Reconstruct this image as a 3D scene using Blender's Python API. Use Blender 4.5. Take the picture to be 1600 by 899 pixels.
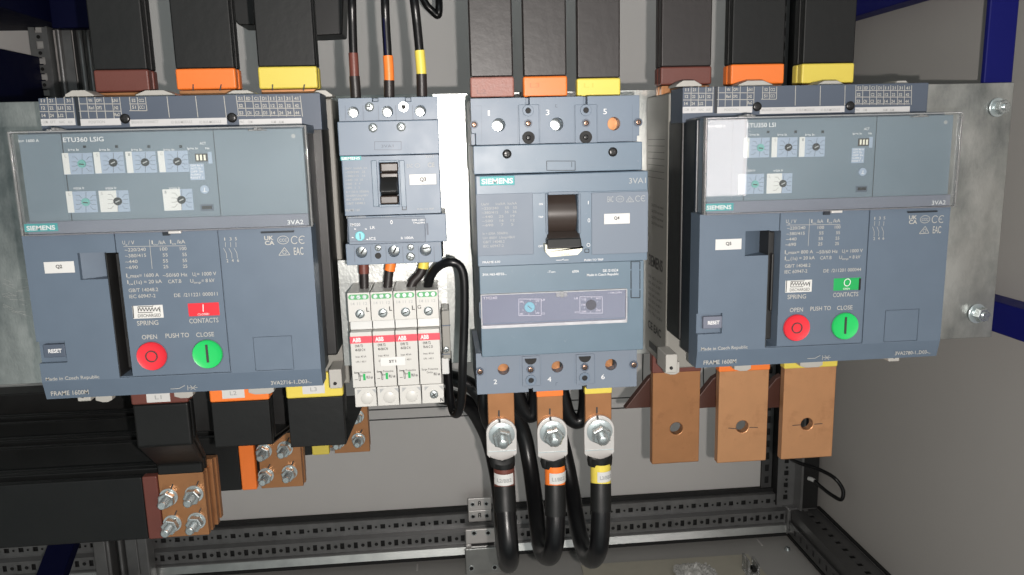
import bpy, bmesh, math, random
from mathutils import Vector, Matrix
random.seed(7)
# ------------------------------------------------------------------ clean
for o in list(bpy.data.objects): bpy.data.objects.remove(o)
SC = bpy.context.scene
COL = SC.collection
# ------------------------------------------------------------------ camera
FPX = 1233.7
YAW, PITCH, ROLL = 0.0870, 0.1864, -0.0245
FW = Vector((math.sin(YAW)*math.cos(PITCH), math.cos(YAW)*math.cos(PITCH), -math.sin(PITCH)))
r_ = Vector((math.cos(YAW), -math.sin(YAW), 0)); u_ = r_.cross(FW)
CR = math.cos(ROLL)*r_ + math.sin(ROLL)*u_
CU = -math.sin(ROLL)*r_ + math.cos(ROLL)*u_
cd = bpy.data.cameras.new('camera'); cam = bpy.data.objects.new('camera', cd); COL.objects.link(cam)
M = Matrix((CR, CU, -FW)).transposed().to_4x4(); cam.matrix_world = M
cd.sensor_width = 36; cd.lens = 36*FPX/1600; cd.clip_start = 0.01; cd.clip_end = 50
SC.camera = cam
# ------------------------------------------------------------------ world, lamps, exposure
w = bpy.data.worlds.new('World'); SC.world = w; w.use_nodes = True
bg = w.node_tree.nodes['Background']; bg.inputs[0].default_value = (0.86, 0.96, 0.95, 1); bg.inputs[1].default_value = 0.62
def area(name, loc, target, sx, sy, power, col, shape='RECTANGLE'):
    l = bpy.data.lights.new(name, 'AREA'); l.shape = shape; l.size = sx; l.size_y = sy; l.energy = power; l.color = col
    o = bpy.data.objects.new(name, l); COL.objects.link(o); o.location = loc
    o.rotation_euler = (Vector(target)-Vector(loc)).to_track_quat('-Z', 'Z').to_euler(); return o
wn = w.node_tree.nodes; wl_ = w.node_tree.links
tcw = wn.new('ShaderNodeTexCoord'); nzw = wn.new('ShaderNodeTexNoise'); nzw.inputs['Scale'].default_value = 3.6; nzw.inputs['Detail'].default_value = 2.0
rw = wn.new('ShaderNodeMapRange'); rw.inputs[1].default_value = .42; rw.inputs[2].default_value = .60; rw.inputs[3].default_value = .0; rw.inputs[4].default_value = 2.3
wl_.new(tcw.outputs['Generated'], nzw.inputs[0]); wl_.new(nzw.outputs[0], rw.inputs[0]); sp_ = wn.new('ShaderNodeSeparateXYZ'); wl_.new(tcw.outputs['Generated'], sp_.inputs[0])
def wmath(op, a, b):
    m = wn.new('ShaderNodeMath'); m.operation = op
    for i, v in enumerate((a, b)):
        if isinstance(v, (int, float)): m.inputs[i].default_value = v
        else: wl_.new(v, m.inputs[i])
    return m.outputs[0]
back_ = wmath('POWER', wmath('MAXIMUM', wmath('MULTIPLY', sp_.outputs[1], -1.0), 0.0), 4.0)      # the lit room lies behind the camera
wl_.new(wmath('ADD', wmath('MULTIPLY', back_, wmath('MULTIPLY', rw.outputs[0], .52)), .08), bg.inputs[1])
fl = bpy.data.lights.new('phone_flash', 'POINT'); fl.energy = 25; fl.color = (1.0, 0.935, 0.885); fl.shadow_soft_size = 0.003
flo = bpy.data.objects.new('phone_flash', fl); COL.objects.link(flo); flo.location = (0.022, 0.0, -0.016)
area('ceiling_lamp', (-0.3, -1.1, 1.9), (0, 0.7, -0.1), 1.6, 0.8, 6, (0.86, 0.97, 1.0))
area('doorway_light', (0.945, -1.5, -0.01), (0.945, 0.6, -0.01), 0.29, 0.42, 3.8, (1.0, 0.88, 0.86))
SC.view_settings.view_transform = 'Standard'; SC.view_settings.look = 'None'
SC.view_settings.exposure = 0.1; SC.view_settings.gamma = 1
SC.render.engine = 'CYCLES'

# ------------------------------------------------------------------ photo geometry: pixel (1600x899) on a plane at distance D -> world
def at(px, py, D):
    d = FW + CR*((px-800)/FPX) - CU*((py-449.5)/FPX)
    return d*(D/d.y)
def XZ(q, D, off=(0,0,0)):
    p = at(q[0], q[1], D); return (p.x+off[0], p.z+off[2])
Z1 = lambda a, b: (a/2.644, b/2.644)
Z2 = lambda a, b: (a/2.9, 330+b/2.9)
Z3 = lambda a, b: (a/2.5, 560+b/2.5)
Z4 = lambda a, b: (500+a/2.0907, b/2.0907)
Z5 = lambda a, b: (500+a/3.2125, 400+b/3.2125)
Z6 = lambda a, b: (720+a/2.809, 80+b/2.809)
Z7 = lambda a, b: (720+a/3.459, 380+b/3.459)
Z8 = lambda a, b: (600+a/2.817, 580+b/2.817)
ZA = lambda a, b: (1000+a/2.643, b/2.643)
ZC = lambda a, b: (960+a/2.5, 560+b/2.5)
ZD = lambda a, b: (a/4.496, b/4.496)
ZE = lambda a, b: (480+a/5.618, b/5.618)
ID = lambda a, b: (a, b)

# ------------------------------------------------------------------ materials
def mat(name, col, rough=0.5, metal=0.0, var=0.06, vscale=60, bump=0.0, bscale=900, col2=None, c2scale=25, c2lo=.5, c2hi=.75, stretch=None, spec=0.5, coat=0, rvar=0.08):
    m = bpy.data.materials.new(name); m.use_nodes = True
    n = m.node_tree.nodes; L = m.node_tree.links; b = n['Principled BSDF']
    b.inputs['Roughness'].default_value = rough; b.inputs['Metallic'].default_value = metal
    b.inputs['Specular IOR Level'].default_value = spec
    if coat: b.inputs['Coat Weight'].default_value = coat; b.inputs['Coat Roughness'].default_value = .15
    tc = n.new('ShaderNodeTexCoord'); mp = n.new('ShaderNodeMapping'); L.new(tc.outputs['Object'], mp.inputs[0])
    if stretch: mp.inputs['Scale'].default_value = stretch
    nz = n.new('ShaderNodeTexNoise'); nz.inputs['Scale'].default_value = vscale; nz.inputs['Detail'].default_value = 6
    L.new(mp.outputs[0], nz.inputs[0])
    mx = n.new('ShaderNodeMix'); mx.data_type = 'RGBA'
    a = [max(0, c*(1-var)) for c in col]; c = [min(1, c*(1+var)) for c in col]
    mx.inputs[6].default_value = (*a, 1); mx.inputs[7].default_value = (*c, 1)
    L.new(nz.outputs[0], mx.inputs[0]); out = mx.outputs[2]
    if col2:
        n2 = n.new('ShaderNodeTexNoise'); n2.inputs['Scale'].default_value = c2scale; n2.inputs['Detail'].default_value = 8; n2.inputs['Roughness'].default_value = .65
        L.new(mp.outputs[0], n2.inputs[0])
        mr = n.new('ShaderNodeMapRange'); mr.inputs[1].default_value = c2lo; mr.inputs[2].default_value = c2hi; L.new(n2.outputs[0], mr.inputs[0])
        m2 = n.new('ShaderNodeMix'); m2.data_type = 'RGBA'; L.new(mr.outputs[0], m2.inputs[0]); L.new(out, m2.inputs[6]); m2.inputs[7].default_value = (*col2, 1)
        out = m2.outputs[2]
    L.new(out, b.inputs['Base Color'])
    rr = n.new('ShaderNodeMapRange'); rr.inputs[3].default_value = max(.02, rough-rvar); rr.inputs[4].default_value = min(1, rough+rvar)
    L.new(nz.outputs[0], rr.inputs[0]); L.new(rr.outputs[0], b.inputs['Roughness'])
    if bump:
        nb = n.new('ShaderNodeTexNoise'); nb.inputs['Scale'].default_value = bscale; nb.inputs['Detail'].default_value = 3
        L.new(mp.outputs[0], nb.inputs[0]); bp = n.new('ShaderNodeBump'); bp.inputs['Strength'].default_value = bump; bp.inputs['Distance'].default_value = .0006
        L.new(nb.outputs[0], bp.inputs['Height']); L.new(bp.outputs[0], b.inputs['Normal'])
    return m
MT = dict(
 blue=mat('slate_blue_plastic', (.094, .126, .168), .46, var=.06, bump=.07, bscale=2500, col2=(.12, .15, .175), c2scale=240, c2lo=.66, c2hi=.80),
 blue3=mat('light_slate_plastic', (.120, .158, .208), .45, var=.07, bump=.08, bscale=2500, col2=(.20, .22, .26), c2scale=240, c2lo=.64, c2hi=.78),
 blue4=mat('steel_blue_plastic', (.108, .152, .200), .42, var=.06, bump=.07, bscale=2500, col2=(.17, .20, .25), c2scale=240, c2lo=.64, c2hi=.78),
 blue4t=mat('teal_blue_plastic', (.102, .150, .192), .44, var=.06, bump=.07, bscale=2500, col2=(.16, .20, .23), c2scale=240, c2lo=.64, c2hi=.78),
 blue5=mat('grey_blue_panel', (.138, .168, .210), .55, var=.04, bump=.10, bscale=3500),
 strip=mat('dark_slate_strip', (.065, .083, .115), .5, var=.05, bump=.06, bscale=2500),
 band=mat('lilac_grey_band', (.135, .145, .185), .35, var=.04, bump=.03),
 trip=mat('trip_unit_grey', (.125, .165, .200), .5, var=.05, bump=.04),
 navyblk=mat('blue_black_plastic', (.012, .016, .022), .35, var=.1, bump=.04),
 black=mat('black_plastic', (.012, .012, .012), .45, var=.2, bump=.06),
 heat=mat('black_heatshrink', (.0055, .006, .006), .50, spec=.35, var=.25, vscale=30, bump=.30, bscale=110),
 heatb=mat('brownish_black_sleeve', (.016, .0125, .012), .42, var=.25, vscale=30, bump=.30, bscale=110),
 cable=mat('black_cable_jacket', (.0035, .0035, .004), .32, spec=.4, var=.2, bump=.05, bscale=600),
 brown=mat('brown_sleeve', (.125, .036, .026), .45, var=.12, bump=.12, bscale=700),
 brownd=mat('tarnished_brown_copper', (.06, .022, .015), .45, var=.1),
 raild=mat('dark_zinc_rail', (.10, .10, .10), .42, .5, var=.2, vscale=50, bump=.1),
 oranged=mat('faint_orange_print', (.66, .135, .02), .45), yellowd=mat('faint_yellow_print', (.60, .48, .06), .45), brown2d=mat('faint_brown_print', (.20, .085, .07), .5),
 stripe=mat('pinkish_red_stripe', (.60, .05, .075), .45, var=.04),
 brown2=mat('scuffed_brown_sleeve', (.30, .135, .11), .5, var=.25, vscale=160, bump=.5, bscale=500),
 orange=mat('orange_sleeve', (.80, .185, .028), .42, var=.05, bump=.06, bscale=500),
 yellow=mat('yellow_sleeve', (.68, .55, .085), .42, var=.05, bump=.06, bscale=500),
 copper=mat('copper', (.40, .185, .080), .40, 0.6, var=.10, vscale=70, bump=.04, bscale=1100, col2=(.20, .085, .038), c2scale=38, c2lo=.55, c2hi=.9),
 copperp=mat('bright_copper', (.60, .30, .145), .36, 0.65, var=.08, vscale=70, bump=.03, bscale=1100, col2=(.34, .15, .07), c2scale=20, c2lo=.52, c2hi=.80),
 steel=mat('zinc_bolt_steel', (.56, .60, .60), .28, .85, var=.15, vscale=500, bump=.1),
 tin=mat('tinned_lug', (.62, .60, .58), .42, .5, var=.06, bump=.12, bscale=1500),
 wsh=mat('zinc_washer', (.60, .67, .68), .32, .65, var=.08, bump=.1, bscale=900),
 galv=mat('galvanised_plate', (.52, .53, .51), .40, .92, var=.30, vscale=30, bump=.22, bscale=420, stretch=(1, 1, .55), col2=(.17, .19, .19), c2scale=13, c2lo=.38, c2hi=.66, rvar=.14),
 galvb=mat('galvanised_bracket', (.36, .37, .36), .35, .8, var=.25, vscale=40, bump=.25, bscale=500),
 rail=mat('dull_zinc_rail', (.23, .23, .23), .38, .65, var=.2, vscale=50, bump=.1),
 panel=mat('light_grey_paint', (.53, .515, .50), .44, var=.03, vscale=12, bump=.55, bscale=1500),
 panel_shaded=mat('light_grey_paint_shaded', (.40, .385, .365), .55, var=.03, vscale=12, bump=.25, bscale=1500),  # same sheet as the back wall; shade from grazing light put into the colour
 floor=mat('grey_floor_sheet', (.36, .355, .34), .5, var=.06, vscale=12, bump=.3, bscale=1500),
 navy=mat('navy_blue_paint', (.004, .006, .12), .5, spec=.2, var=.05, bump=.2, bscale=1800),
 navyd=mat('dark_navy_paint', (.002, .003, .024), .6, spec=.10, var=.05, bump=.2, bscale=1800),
 beige=mat('pale_beige_plastic', (.40, .39, .36), .45, var=.05),
 basegrey=mat('warm_grey_moulding', (.21, .205, .185), .5, var=.08, vscale=30, bump=.05),
 white=mat('white_plastic', (.58, .58, .56), .4, var=.02),
 spd=mat('off_white_plastic', (.47, .465, .44), .42, var=.02, bump=.04),
 spd2=mat('grey_white_plastic', (.50, .51, .50), .45, var=.03),
 label=mat('white_label_paper', (.56, .56, .545), .5, var=.015),
 striplbl=mat('grey_white_strip', (.50, .50, .50), .5, var=.03),
 teal=mat('teal_print', (.02, .26, .27), .5, var=.03),
 tealk=mat('teal_knob', (.12, .33, .30), .4, var=.05),
 tealb=mat('pale_teal_knob', (.15, .45, .50), .4, var=.05),
 ink=mat('pale_print', (.38, .37, .34), .6, var=.03),
 inkg=mat('grey_print', (.30, .31, .31), .6, var=.03),
 inkw=mat('white_print', (.64, .64, .64), .6, var=.02),
 inkk=mat('black_print', (.03, .03, .03), .6, var=.05),
 red=mat('red_button', (.62, .022, .035), .38, var=.04, bump=.03),
 green=mat('green_button', (.012, .46, .10), .38, var=.04, bump=.03),
 greenf=mat('green_flag', (.01, .32, .08), .4, var=.04),
 greend=mat('green_terminal', (.06, .28, .10), .5, var=.2),
 palelbl=mat('pale_blue_scale', (.27, .33, .42), .5, var=.04),
 dark=mat('dark_recess', (.006, .006, .006), .7, var=.1),
 dkscrew=mat('black_screw', (.03, .03, .03), .3, .6, var=.1),
 brass=mat('bronze_screw', (.30, .19, .14), .3, .9, var=.1),
 handleb=mat('handle_brown_black', (.035, .026, .022), .38, var=.15, vscale=80),
 cream=mat('cream_plastic', (.70, .68, .56), .4, var=.03),
 paper=mat('beige_board', (.42, .40, .33), .7, var=.08, vscale=50),
)
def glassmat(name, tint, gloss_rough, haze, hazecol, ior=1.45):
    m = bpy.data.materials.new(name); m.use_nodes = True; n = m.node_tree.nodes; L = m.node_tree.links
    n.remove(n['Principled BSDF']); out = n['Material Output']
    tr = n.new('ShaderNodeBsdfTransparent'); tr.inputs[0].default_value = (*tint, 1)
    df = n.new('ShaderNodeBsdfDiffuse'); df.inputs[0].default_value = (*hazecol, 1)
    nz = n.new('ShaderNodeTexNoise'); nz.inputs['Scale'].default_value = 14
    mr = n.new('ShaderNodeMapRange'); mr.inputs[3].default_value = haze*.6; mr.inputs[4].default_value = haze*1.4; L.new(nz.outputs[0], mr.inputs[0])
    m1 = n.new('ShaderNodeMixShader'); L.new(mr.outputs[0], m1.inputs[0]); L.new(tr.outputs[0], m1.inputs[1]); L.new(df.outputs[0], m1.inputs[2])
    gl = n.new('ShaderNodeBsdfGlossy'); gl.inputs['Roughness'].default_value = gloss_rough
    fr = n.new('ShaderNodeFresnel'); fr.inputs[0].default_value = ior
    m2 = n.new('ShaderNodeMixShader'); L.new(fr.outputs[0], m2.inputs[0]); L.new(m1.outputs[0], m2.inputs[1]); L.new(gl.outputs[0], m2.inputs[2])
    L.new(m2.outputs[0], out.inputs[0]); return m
MT['clear'] = glassmat('clear_cover_plastic', (.97, .98, .98), .02, .025, (.75, .8, .8))  # milky diffuse share paints in the room's reflection on the covers
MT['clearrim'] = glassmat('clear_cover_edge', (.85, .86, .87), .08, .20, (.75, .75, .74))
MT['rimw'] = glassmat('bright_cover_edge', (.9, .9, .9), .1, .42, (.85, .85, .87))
MT['lilac'] = glassmat('lilac_clear_cover', (.95, .94, .97), .05, .06, (.6, .6, .7))
MT['filmw'] = mat('translucent_white_film', (.42, .42, .40), .3, var=.15, vscale=60)
MT['film'] = glassmat('thin_plastic_film', (.9, .9, .9), .25, .92, (.62, .61, .58))

# ------------------------------------------------------------------ mesh builder (world coordinates)
class MB:
    def __init__(s): s.v = []; s.f = []; s.smooth = []
    def add(s, vs, fs, smooth=False):
        k = len(s.v); s.v += [tuple(p) for p in vs]; s.f += [tuple(i+k for i in f) for f in fs]; s.smooth += [smooth]*len(fs); return s
    def box(s, x0, x1, y0, y1, z0, z1):
        x0, x1 = sorted((x0, x1)); y0, y1 = sorted((y0, y1)); z0, z1 = sorted((z0, z1))
        return s.add([(x, y, z) for x in (x0, x1) for y in (y0, y1) for z in (z0, z1)],
                     [(0,1,3,2), (4,6,7,5), (0,4,5,1), (2,3,7,6), (0,2,6,4), (1,5,7,3)])
    def obox(s, c, u, v, n, a, b, h):   # oriented box, half sizes
        c = Vector(c); P = [c+u*(a*i)+v*(b*j)+n*(h*k) for i in (-1, 1) for j in (-1, 1) for k in (-1, 1)]
        return s.add(P, [(0,1,3,2), (4,6,7,5), (0,4,5,1), (2,3,7,6), (0,2,6,4), (1,5,7,3)])
    def prism(s, pts, y0, y1):          # polygon in XZ extruded in Y
        n = len(pts); P = [(x, y0, z) for x, z in pts]+[(x, y1, z) for x, z in pts]
        F = [tuple(range(n)), tuple(reversed(range(n, 2*n)))]+[(i, i+n, (i+1) % n+n, (i+1) % n) for i in range(n)]
        return s.add(P, F)
    def cyl(s, x, z, r, y0, y1, n=28, r1=None):
        r1 = r if r1 is None else r1
        P = [(x+r*math.cos(2*math.pi*i/n), y0, z+r*math.sin(2*math.pi*i/n)) for i in range(n)]
        P += [(x+r1*math.cos(2*math.pi*i/n), y1, z+r1*math.sin(2*math.pi*i/n)) for i in range(n)]
        s.add(P, [tuple(range(n)), tuple(reversed(range(n, 2*n)))])
        k = len(s.v)-2*n
        s.f += [(k+i, k+i+n, k+(i+1) % n+n, k+(i+1) % n) for i in range(n)]; s.smooth += [True]*n
        return s
    def ring(s, x, z, r, rin, y0, y1, n=32):
        P = []
        for rr, yy in ((r, y0), (r, y1), (rin, y1), (rin, y0)):
            P += [(x+rr*math.cos(2*math.pi*i/n), yy, z+rr*math.sin(2*math.pi*i/n)) for i in range(n)]
        F = []
        for q in range(4):
            for i in range(n):
                F.append((q*n+i, ((q+1) % 4)*n+i, ((q+1) % 4)*n+(i+1) % n, q*n+(i+1) % n))
        return s.add(P, F, True)
    def lathe(s, x, z, prof, n=24, axis=Vector((0, -1, 0)), y=0):   # prof list of (dist along axis, r)
        a = axis.normalized(); e1 = a.orthogonal().normalized(); e2 = a.cross(e1); c = Vector((x, y, z)); P = []
        for d, r in prof: P += [c+a*d+(e1*math.cos(2*math.pi*i/n)+e2*math.sin(2*math.pi*i/n))*r for i in range(n)]
        F = [(j*n+i, (j+1)*n+i, (j+1)*n+(i+1) % n, j*n+(i+1) % n) for j in range(len(prof)-1) for i in range(n)]
        s.add(P, F, True); k = len(s.v)-len(P)
        s.f += [tuple(k+i for i in range(n)), tuple(k+(len(prof)-1)*n+i for i in reversed(range(n)))]; s.smooth += [False, False]
        return s
    def tube(s, pts, r, n=14, sub=6, flat=None):
        pts = [Vector(p) for p in pts]
        rs = r if isinstance(r, (list, tuple)) else [r]*len(pts)
        path = []; rr = []
        ext = [2*pts[0]-pts[1]]+pts+[2*pts[-1]-pts[-2]]
        for i in range(1, len(ext)-2):
            p0, p1, p2, p3 = ext[i-1:i+3]
            for k in range(sub):
                t = k/sub
                path.append(.5*((2*p1)+(p2-p0)*t+(2*p0-5*p1+4*p2-p3)*t*t+(3*p1-p0-3*p2+p3)*t**3)); rr.append(rs[i-1]*(1-t)+rs[i]*t)
        path.append(pts[-1]); rr.append(rs[-1])
        tg = [(path[min(i+1, len(path)-1)]-path[max(i-1, 0)]).normalized() for i in range(len(path))]
        e = tg[0].orthogonal().normalized(); P = []
        for i, p in enumerate(path):
            e = (e-tg[i]*e.dot(tg[i])).normalized(); g = tg[i].cross(e)
            P += [p+(e*math.cos(2*math.pi*k/n)+g*math.sin(2*math.pi*k/n))*rr[i] for k in range(n)]
        m = len(path)
        F = [(j*n+i, j*n+(i+1) % n, (j+1)*n+(i+1) % n, (j+1)*n+i) for j in range(m-1) for i in range(n)]
        s.add(P, F, True); k = len(s.v)-len(P)
        s.f += [tuple(k+i for i in reversed(range(n))), tuple(k+(m-1)*n+i for i in range(n))]; s.smooth += [False, False]
        return s
    def build(s, name, m, parent=None, bevel=0, seg=2, cuts=None):
        ms = m if isinstance(m, (list, tuple)) else [m]
        loc = root_loc(parent)
        me = bpy.data.meshes.new(name); me.from_pydata([(a-loc[0], b-loc[1], c-loc[2]) for a, b, c in s.v], [], s.f)
        for k in ms: me.materials.append(MT[k])
        me.polygons.foreach_set('use_smooth', s.smooth)
        bm = bmesh.new(); bm.from_mesh(me); bmesh.ops.recalc_face_normals(bm, faces=bm.faces)
        if parent is None and loc == (0, 0, 0):
            pass
        bm.to_mesh(me); bm.free()
        o = bpy.data.objects.new(name, me); COL.objects.link(o)
        if parent: o.parent = parent
        if cuts: apply_cuts(o, cuts, loc)
        if bevel:
            b = o.modifiers.new('b', 'BEVEL'); b.width = bevel; b.segments = seg; b.limit_method = 'ANGLE'; b.angle_limit = math.radians(50); b.harden_normals = True
            o.data.polygons.foreach_set('use_smooth', [True]*len(o.data.polygons)); o.data.set_sharp_from_angle(angle=math.radians(32))
            bake(o)
        elif any(s.smooth) and not cuts: o.data.set_sharp_from_angle(angle=math.radians(40))
        return o
ROOT = {}
def root_loc(p):
    if p is None: return (0, 0, 0)
    while p.parent is not None: p = p.parent
    return tuple(ROOT.get(p.name, (0, 0, 0)))
def bake(o):
    dg = bpy.context.evaluated_depsgraph_get(); dg.update()
    me = bpy.data.meshes.new_from_object(o.evaluated_get(dg)); o.modifiers.clear(); old = o.data; o.data = me; me.name = old.name
def apply_cuts(o, cuts, loc):
    tmp = []
    for c in cuts:
        me = bpy.data.meshes.new('cut'); me.from_pydata([(a-loc[0], b-loc[1], d-loc[2]) for a, b, d in c.v], [], c.f)
        bm = bmesh.new(); bm.from_mesh(me); bmesh.ops.recalc_face_normals(bm, faces=bm.faces); bm.to_mesh(me); bm.free()
        k = bpy.data.objects.new('cut', me); COL.objects.link(k)
        if o.parent: k.parent = o.parent
        md = o.modifiers.new('c', 'BOOLEAN'); md.object = k; md.operation = 'DIFFERENCE'; md.solver = 'EXACT'; tmp.append(k)
    bake(o)
    for k in tmp: bpy.data.objects.remove(k)
def thing(name, label, cat, loc, group=None):
    o = bpy.data.objects.new(name, None); COL.objects.link(o); o.location = loc; o.empty_display_size = .02
    ROOT[o.name] = tuple(loc); o['label'] = label; o['category'] = cat
    if group: o['group'] = group
    return o
def tag(o, label=None, cat=None, group=None, kind=None):
    if label: o['label'] = label
    if cat: o['category'] = cat
    if group: o['group'] = group
    if kind: o['kind'] = kind
    return o

# ------------------------------------------------------------------ text
_tc = {}
def glyphs(s, bold):
    k = (s, bold)
    if k in _tc: return _tc[k]
    cu = bpy.data.curves.new('t', 'FONT'); cu.body = s; cu.size = 1; cu.fill_mode = 'FRONT'; cu.resolution_u = 3; cu.offset = .028 if bold else .006
    ob = bpy.data.objects.new('t', cu); COL.objects.link(ob)
    dg = bpy.context.evaluated_depsgraph_get(); dg.update()
    me = bpy.data.meshes.new_from_object(ob.evaluated_get(dg))
    V = [(v.co.x, v.co.y) for v in me.vertices]; F = [tuple(p.vertices) for p in me.polygons]
    bpy.data.objects.remove(ob); bpy.data.meshes.remove(me)
    _tc[k] = (V, F); return V, F
CAP = .70
def text(mb, s, x0, x1, zb, h, y, bold=False, align='l'):
    """flat lettering: world x0..x1 (x1 None = natural width), baseline zb, cap height h, on plane y"""
    V, F = glyphs(s, bold)
    if not V: return
    a = min(v[0] for v in V); b = max(v[0] for v in V); k = h/CAP
    sx = (x1-x0)/(b-a) if x1 is not None else k
    if align == 'c' and x1 is None: x0 = x0-(b-a)*sx/2
    mb.add([(x0+(vx-a)*sx, y, zb+vy*k) for vx, vy in V], F)

class Face:
    """helper bound to a zoomed photo frame, a plane and an offset"""
    def __init__(s, zf, D, off=(0, 0, 0)): s.z = zf; s.D = D; s.off = off
    def p(s, a, b): return XZ(s.z(a, b), s.D, s.off)
    def rect(s, mb, a0, b0, a1, b1, y0, y1):
        x0, z0 = s.p(a0, b0); x1, z1 = s.p(a1, b1); return mb.box(x0, x1, y0, y1, z0, z1)
    def crect(s, mb, a0, b0, a1, b1, y0, y1):   # size and centre measured, so tilted outlines keep their width
        cx, cz = s.p((a0+a1)/2, (b0+b1)/2); xa, _ = s.p(a0, (b0+b1)/2); xb, _ = s.p(a1, (b0+b1)/2); _, za = s.p((a0+a1)/2, b0); _, zb = s.p((a0+a1)/2, b1)
        return mb.box(xa, xb, y0, y1, za, zb)
    def r(s, a, b, rad): return abs(s.p(a+rad, b)[0]-s.p(a, b)[0])
    def disc(s, mb, a, b, rad, y0, y1, n=28, r1=None):
        x, z = s.p(a, b); k = s.r(a, b, rad); return mb.cyl(x, z, k, y0, y1, n, None if r1 is None else s.r(a, b, r1))
    def text(s, mb, t, a0, a1, b, h, y, bold=False):
        x0, z0 = s.p(a0, b); x1 = None if a1 is None else s.p(a1, b)[0]
        if a1 is not None: z0 = (z0+s.p(a1, b)[1])/2
        text(mb, t, x0, x1, z0, abs(s.p(a0, b-h)[1]-s.p(a0, b)[1]), y, bold)
    def line(s, mb, a0, b0, a1, b1, wd, y):     # flat printed stroke in the plane
        x0, z0 = s.p(a0, b0); x1, z1 = s.p(a1, b1); d = Vector((x1-x0, 0, z1-z0)); L = d.length
        if L < 1e-6: return
        d /= L; nn = Vector((-d.z, 0, d.x))*(s.r(a0, b0, wd)/2); A = Vector((x0, y, z0)); B = Vector((x1, y, z1))
        mb.add([A-nn, B-nn, B+nn, A+nn], [(0, 1, 2, 3)])

def screw(name, x, z, r, y, parent, m='steel', slot='cross', deep=0):
    """pan head screw facing the camera: head with a cut recess"""
    mb = MB(); mb.lathe(x, z, [(0, r*.98), (r*.25, r), (r*.42, r*.86), (r*.5, r*.55)], n=24, y=y)
    a = random.uniform(0, 1.5)
    o = mb.build(name, m, parent)
    if slot is None:
        MB().cyl(x+r*.15, z-r*.1, r*.5, y-r*.56, y-r*.3, 20, r*.3).build('screw_tip', 'steel', o); return o
    c = MB(); u = Vector((math.cos(a), 0, math.sin(a))); v = Vector((-math.sin(a), 0, math.cos(a))); nn = Vector((0, 1, 0))
    c.obox((x, y-r*.52, z), u, v, nn, r*.62, r*.11, r*.03)
    if slot == 'cross': c.obox((x, y-r*.525, z), v, u, nn, r*.62, r*.11, r*.032)
    c.build('drive_slot', 'dark', o)
    return o

def bolt(parent, x, y, z, r, length, axis=Vector((0, -1, 0)), wr=1.9, tilt=0.0):
    """hex nut, washer and threaded end on a surface at y"""
    a = axis.normalized(); e1 = Vector((1, 0, 0)); e1 = (e1-a*e1.dot(a)).normalized(); e2 = a.cross(e1)
    prof = [(-.002, r)]; n = int(length/.0011)
    for i in range(n): prof += [(i*.0011, r), (i*.0011+.00055, r*.88)]
    prof += [(length, r*.9), (length+.0008, r*.7)]
    sh = MB().lathe(x, z, prof, n=16, axis=a, y=y).build('bolt', 'steel', parent)
    MB().lathe(x, z, [(.0, r*wr), (.0012, r*wr), (.0016, r*wr*.96)], n=32, axis=a, y=y).build('washer', 'wsh', sh)
    MB().lathe(x, z, [(.0016, r*1.45), (.0036, r*1.45)], n=24, axis=a, y=y).build('spring_washer', 'steel', sh)
    nt = MB(); ph = random.uniform(0, 1); P = []; c = Vector((x, y, z))
    for d, rr in ((.0036, r*1.75), (.0042, r*1.85), (.0036+r*1.5, r*1.85), (.0036+r*1.65, r*1.6)):
        P += [c+a*d+(e1*math.cos(ph+i*math.pi/3)+e2*math.sin(ph+i*math.pi/3))*rr for i in range(6)]
    F = [(j*6+i, (j+1)*6+i, (j+1)*6+(i+1) % 6, j*6+(i+1) % 6) for j in range(3) for i in range(6)]+[tuple(range(5, -1, -1)), tuple(range(18, 24))]
    nt.add(P, F); nt.build('nut', 'steel', sh)
    return sh

# =================================================================== THE CABINET (setting)
DB = 1.45
XL, XR = -.735, at(1240, 780, DB).x+.016
ZF = at(820, 862, 1.38).z          # floor sheet level
ZT = .62
XW = -1.30                        # the row of cabinets continues to the left
def struct(name, mb, m, bevel=0):
    o = mb.build(name, m, None, bevel); o['kind'] = 'structure'; return o
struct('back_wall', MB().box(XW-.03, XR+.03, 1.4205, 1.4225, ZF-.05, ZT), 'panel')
struct('side_wall_right', MB().box(XR, XR+.002, .2, DB+.02, ZF-.05, ZT), 'panel_shaded')
struct('side_wall_left', MB().box(XW-.002, XW, .2, DB+.02, ZF-.05, ZT), 'panel')
fl0 = MB().box(XW-.02, XR+.02, .55, DB+.02, ZF-.012, ZF-.01)
struct('floor', fl0, 'floor')
# dark rods drawing a shadow edge on the back wall and a wire
th = thing('wire_and_shadow_line', 'two thin dark rods low behind the breakers, drawing a shadow edge and a wire', 'wire', (0, 1.30, at(900, 630, 1.30).z))
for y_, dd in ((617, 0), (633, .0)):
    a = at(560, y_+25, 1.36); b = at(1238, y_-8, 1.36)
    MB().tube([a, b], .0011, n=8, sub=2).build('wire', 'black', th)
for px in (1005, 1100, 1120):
    a = at(px, 545, 1.355); b = at(px, 608, 1.355); c = at(px+14, 622, 1.34); MB().tube([a, b, c], .0011, n=8, sub=3).build('wire', 'black', th)

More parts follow.
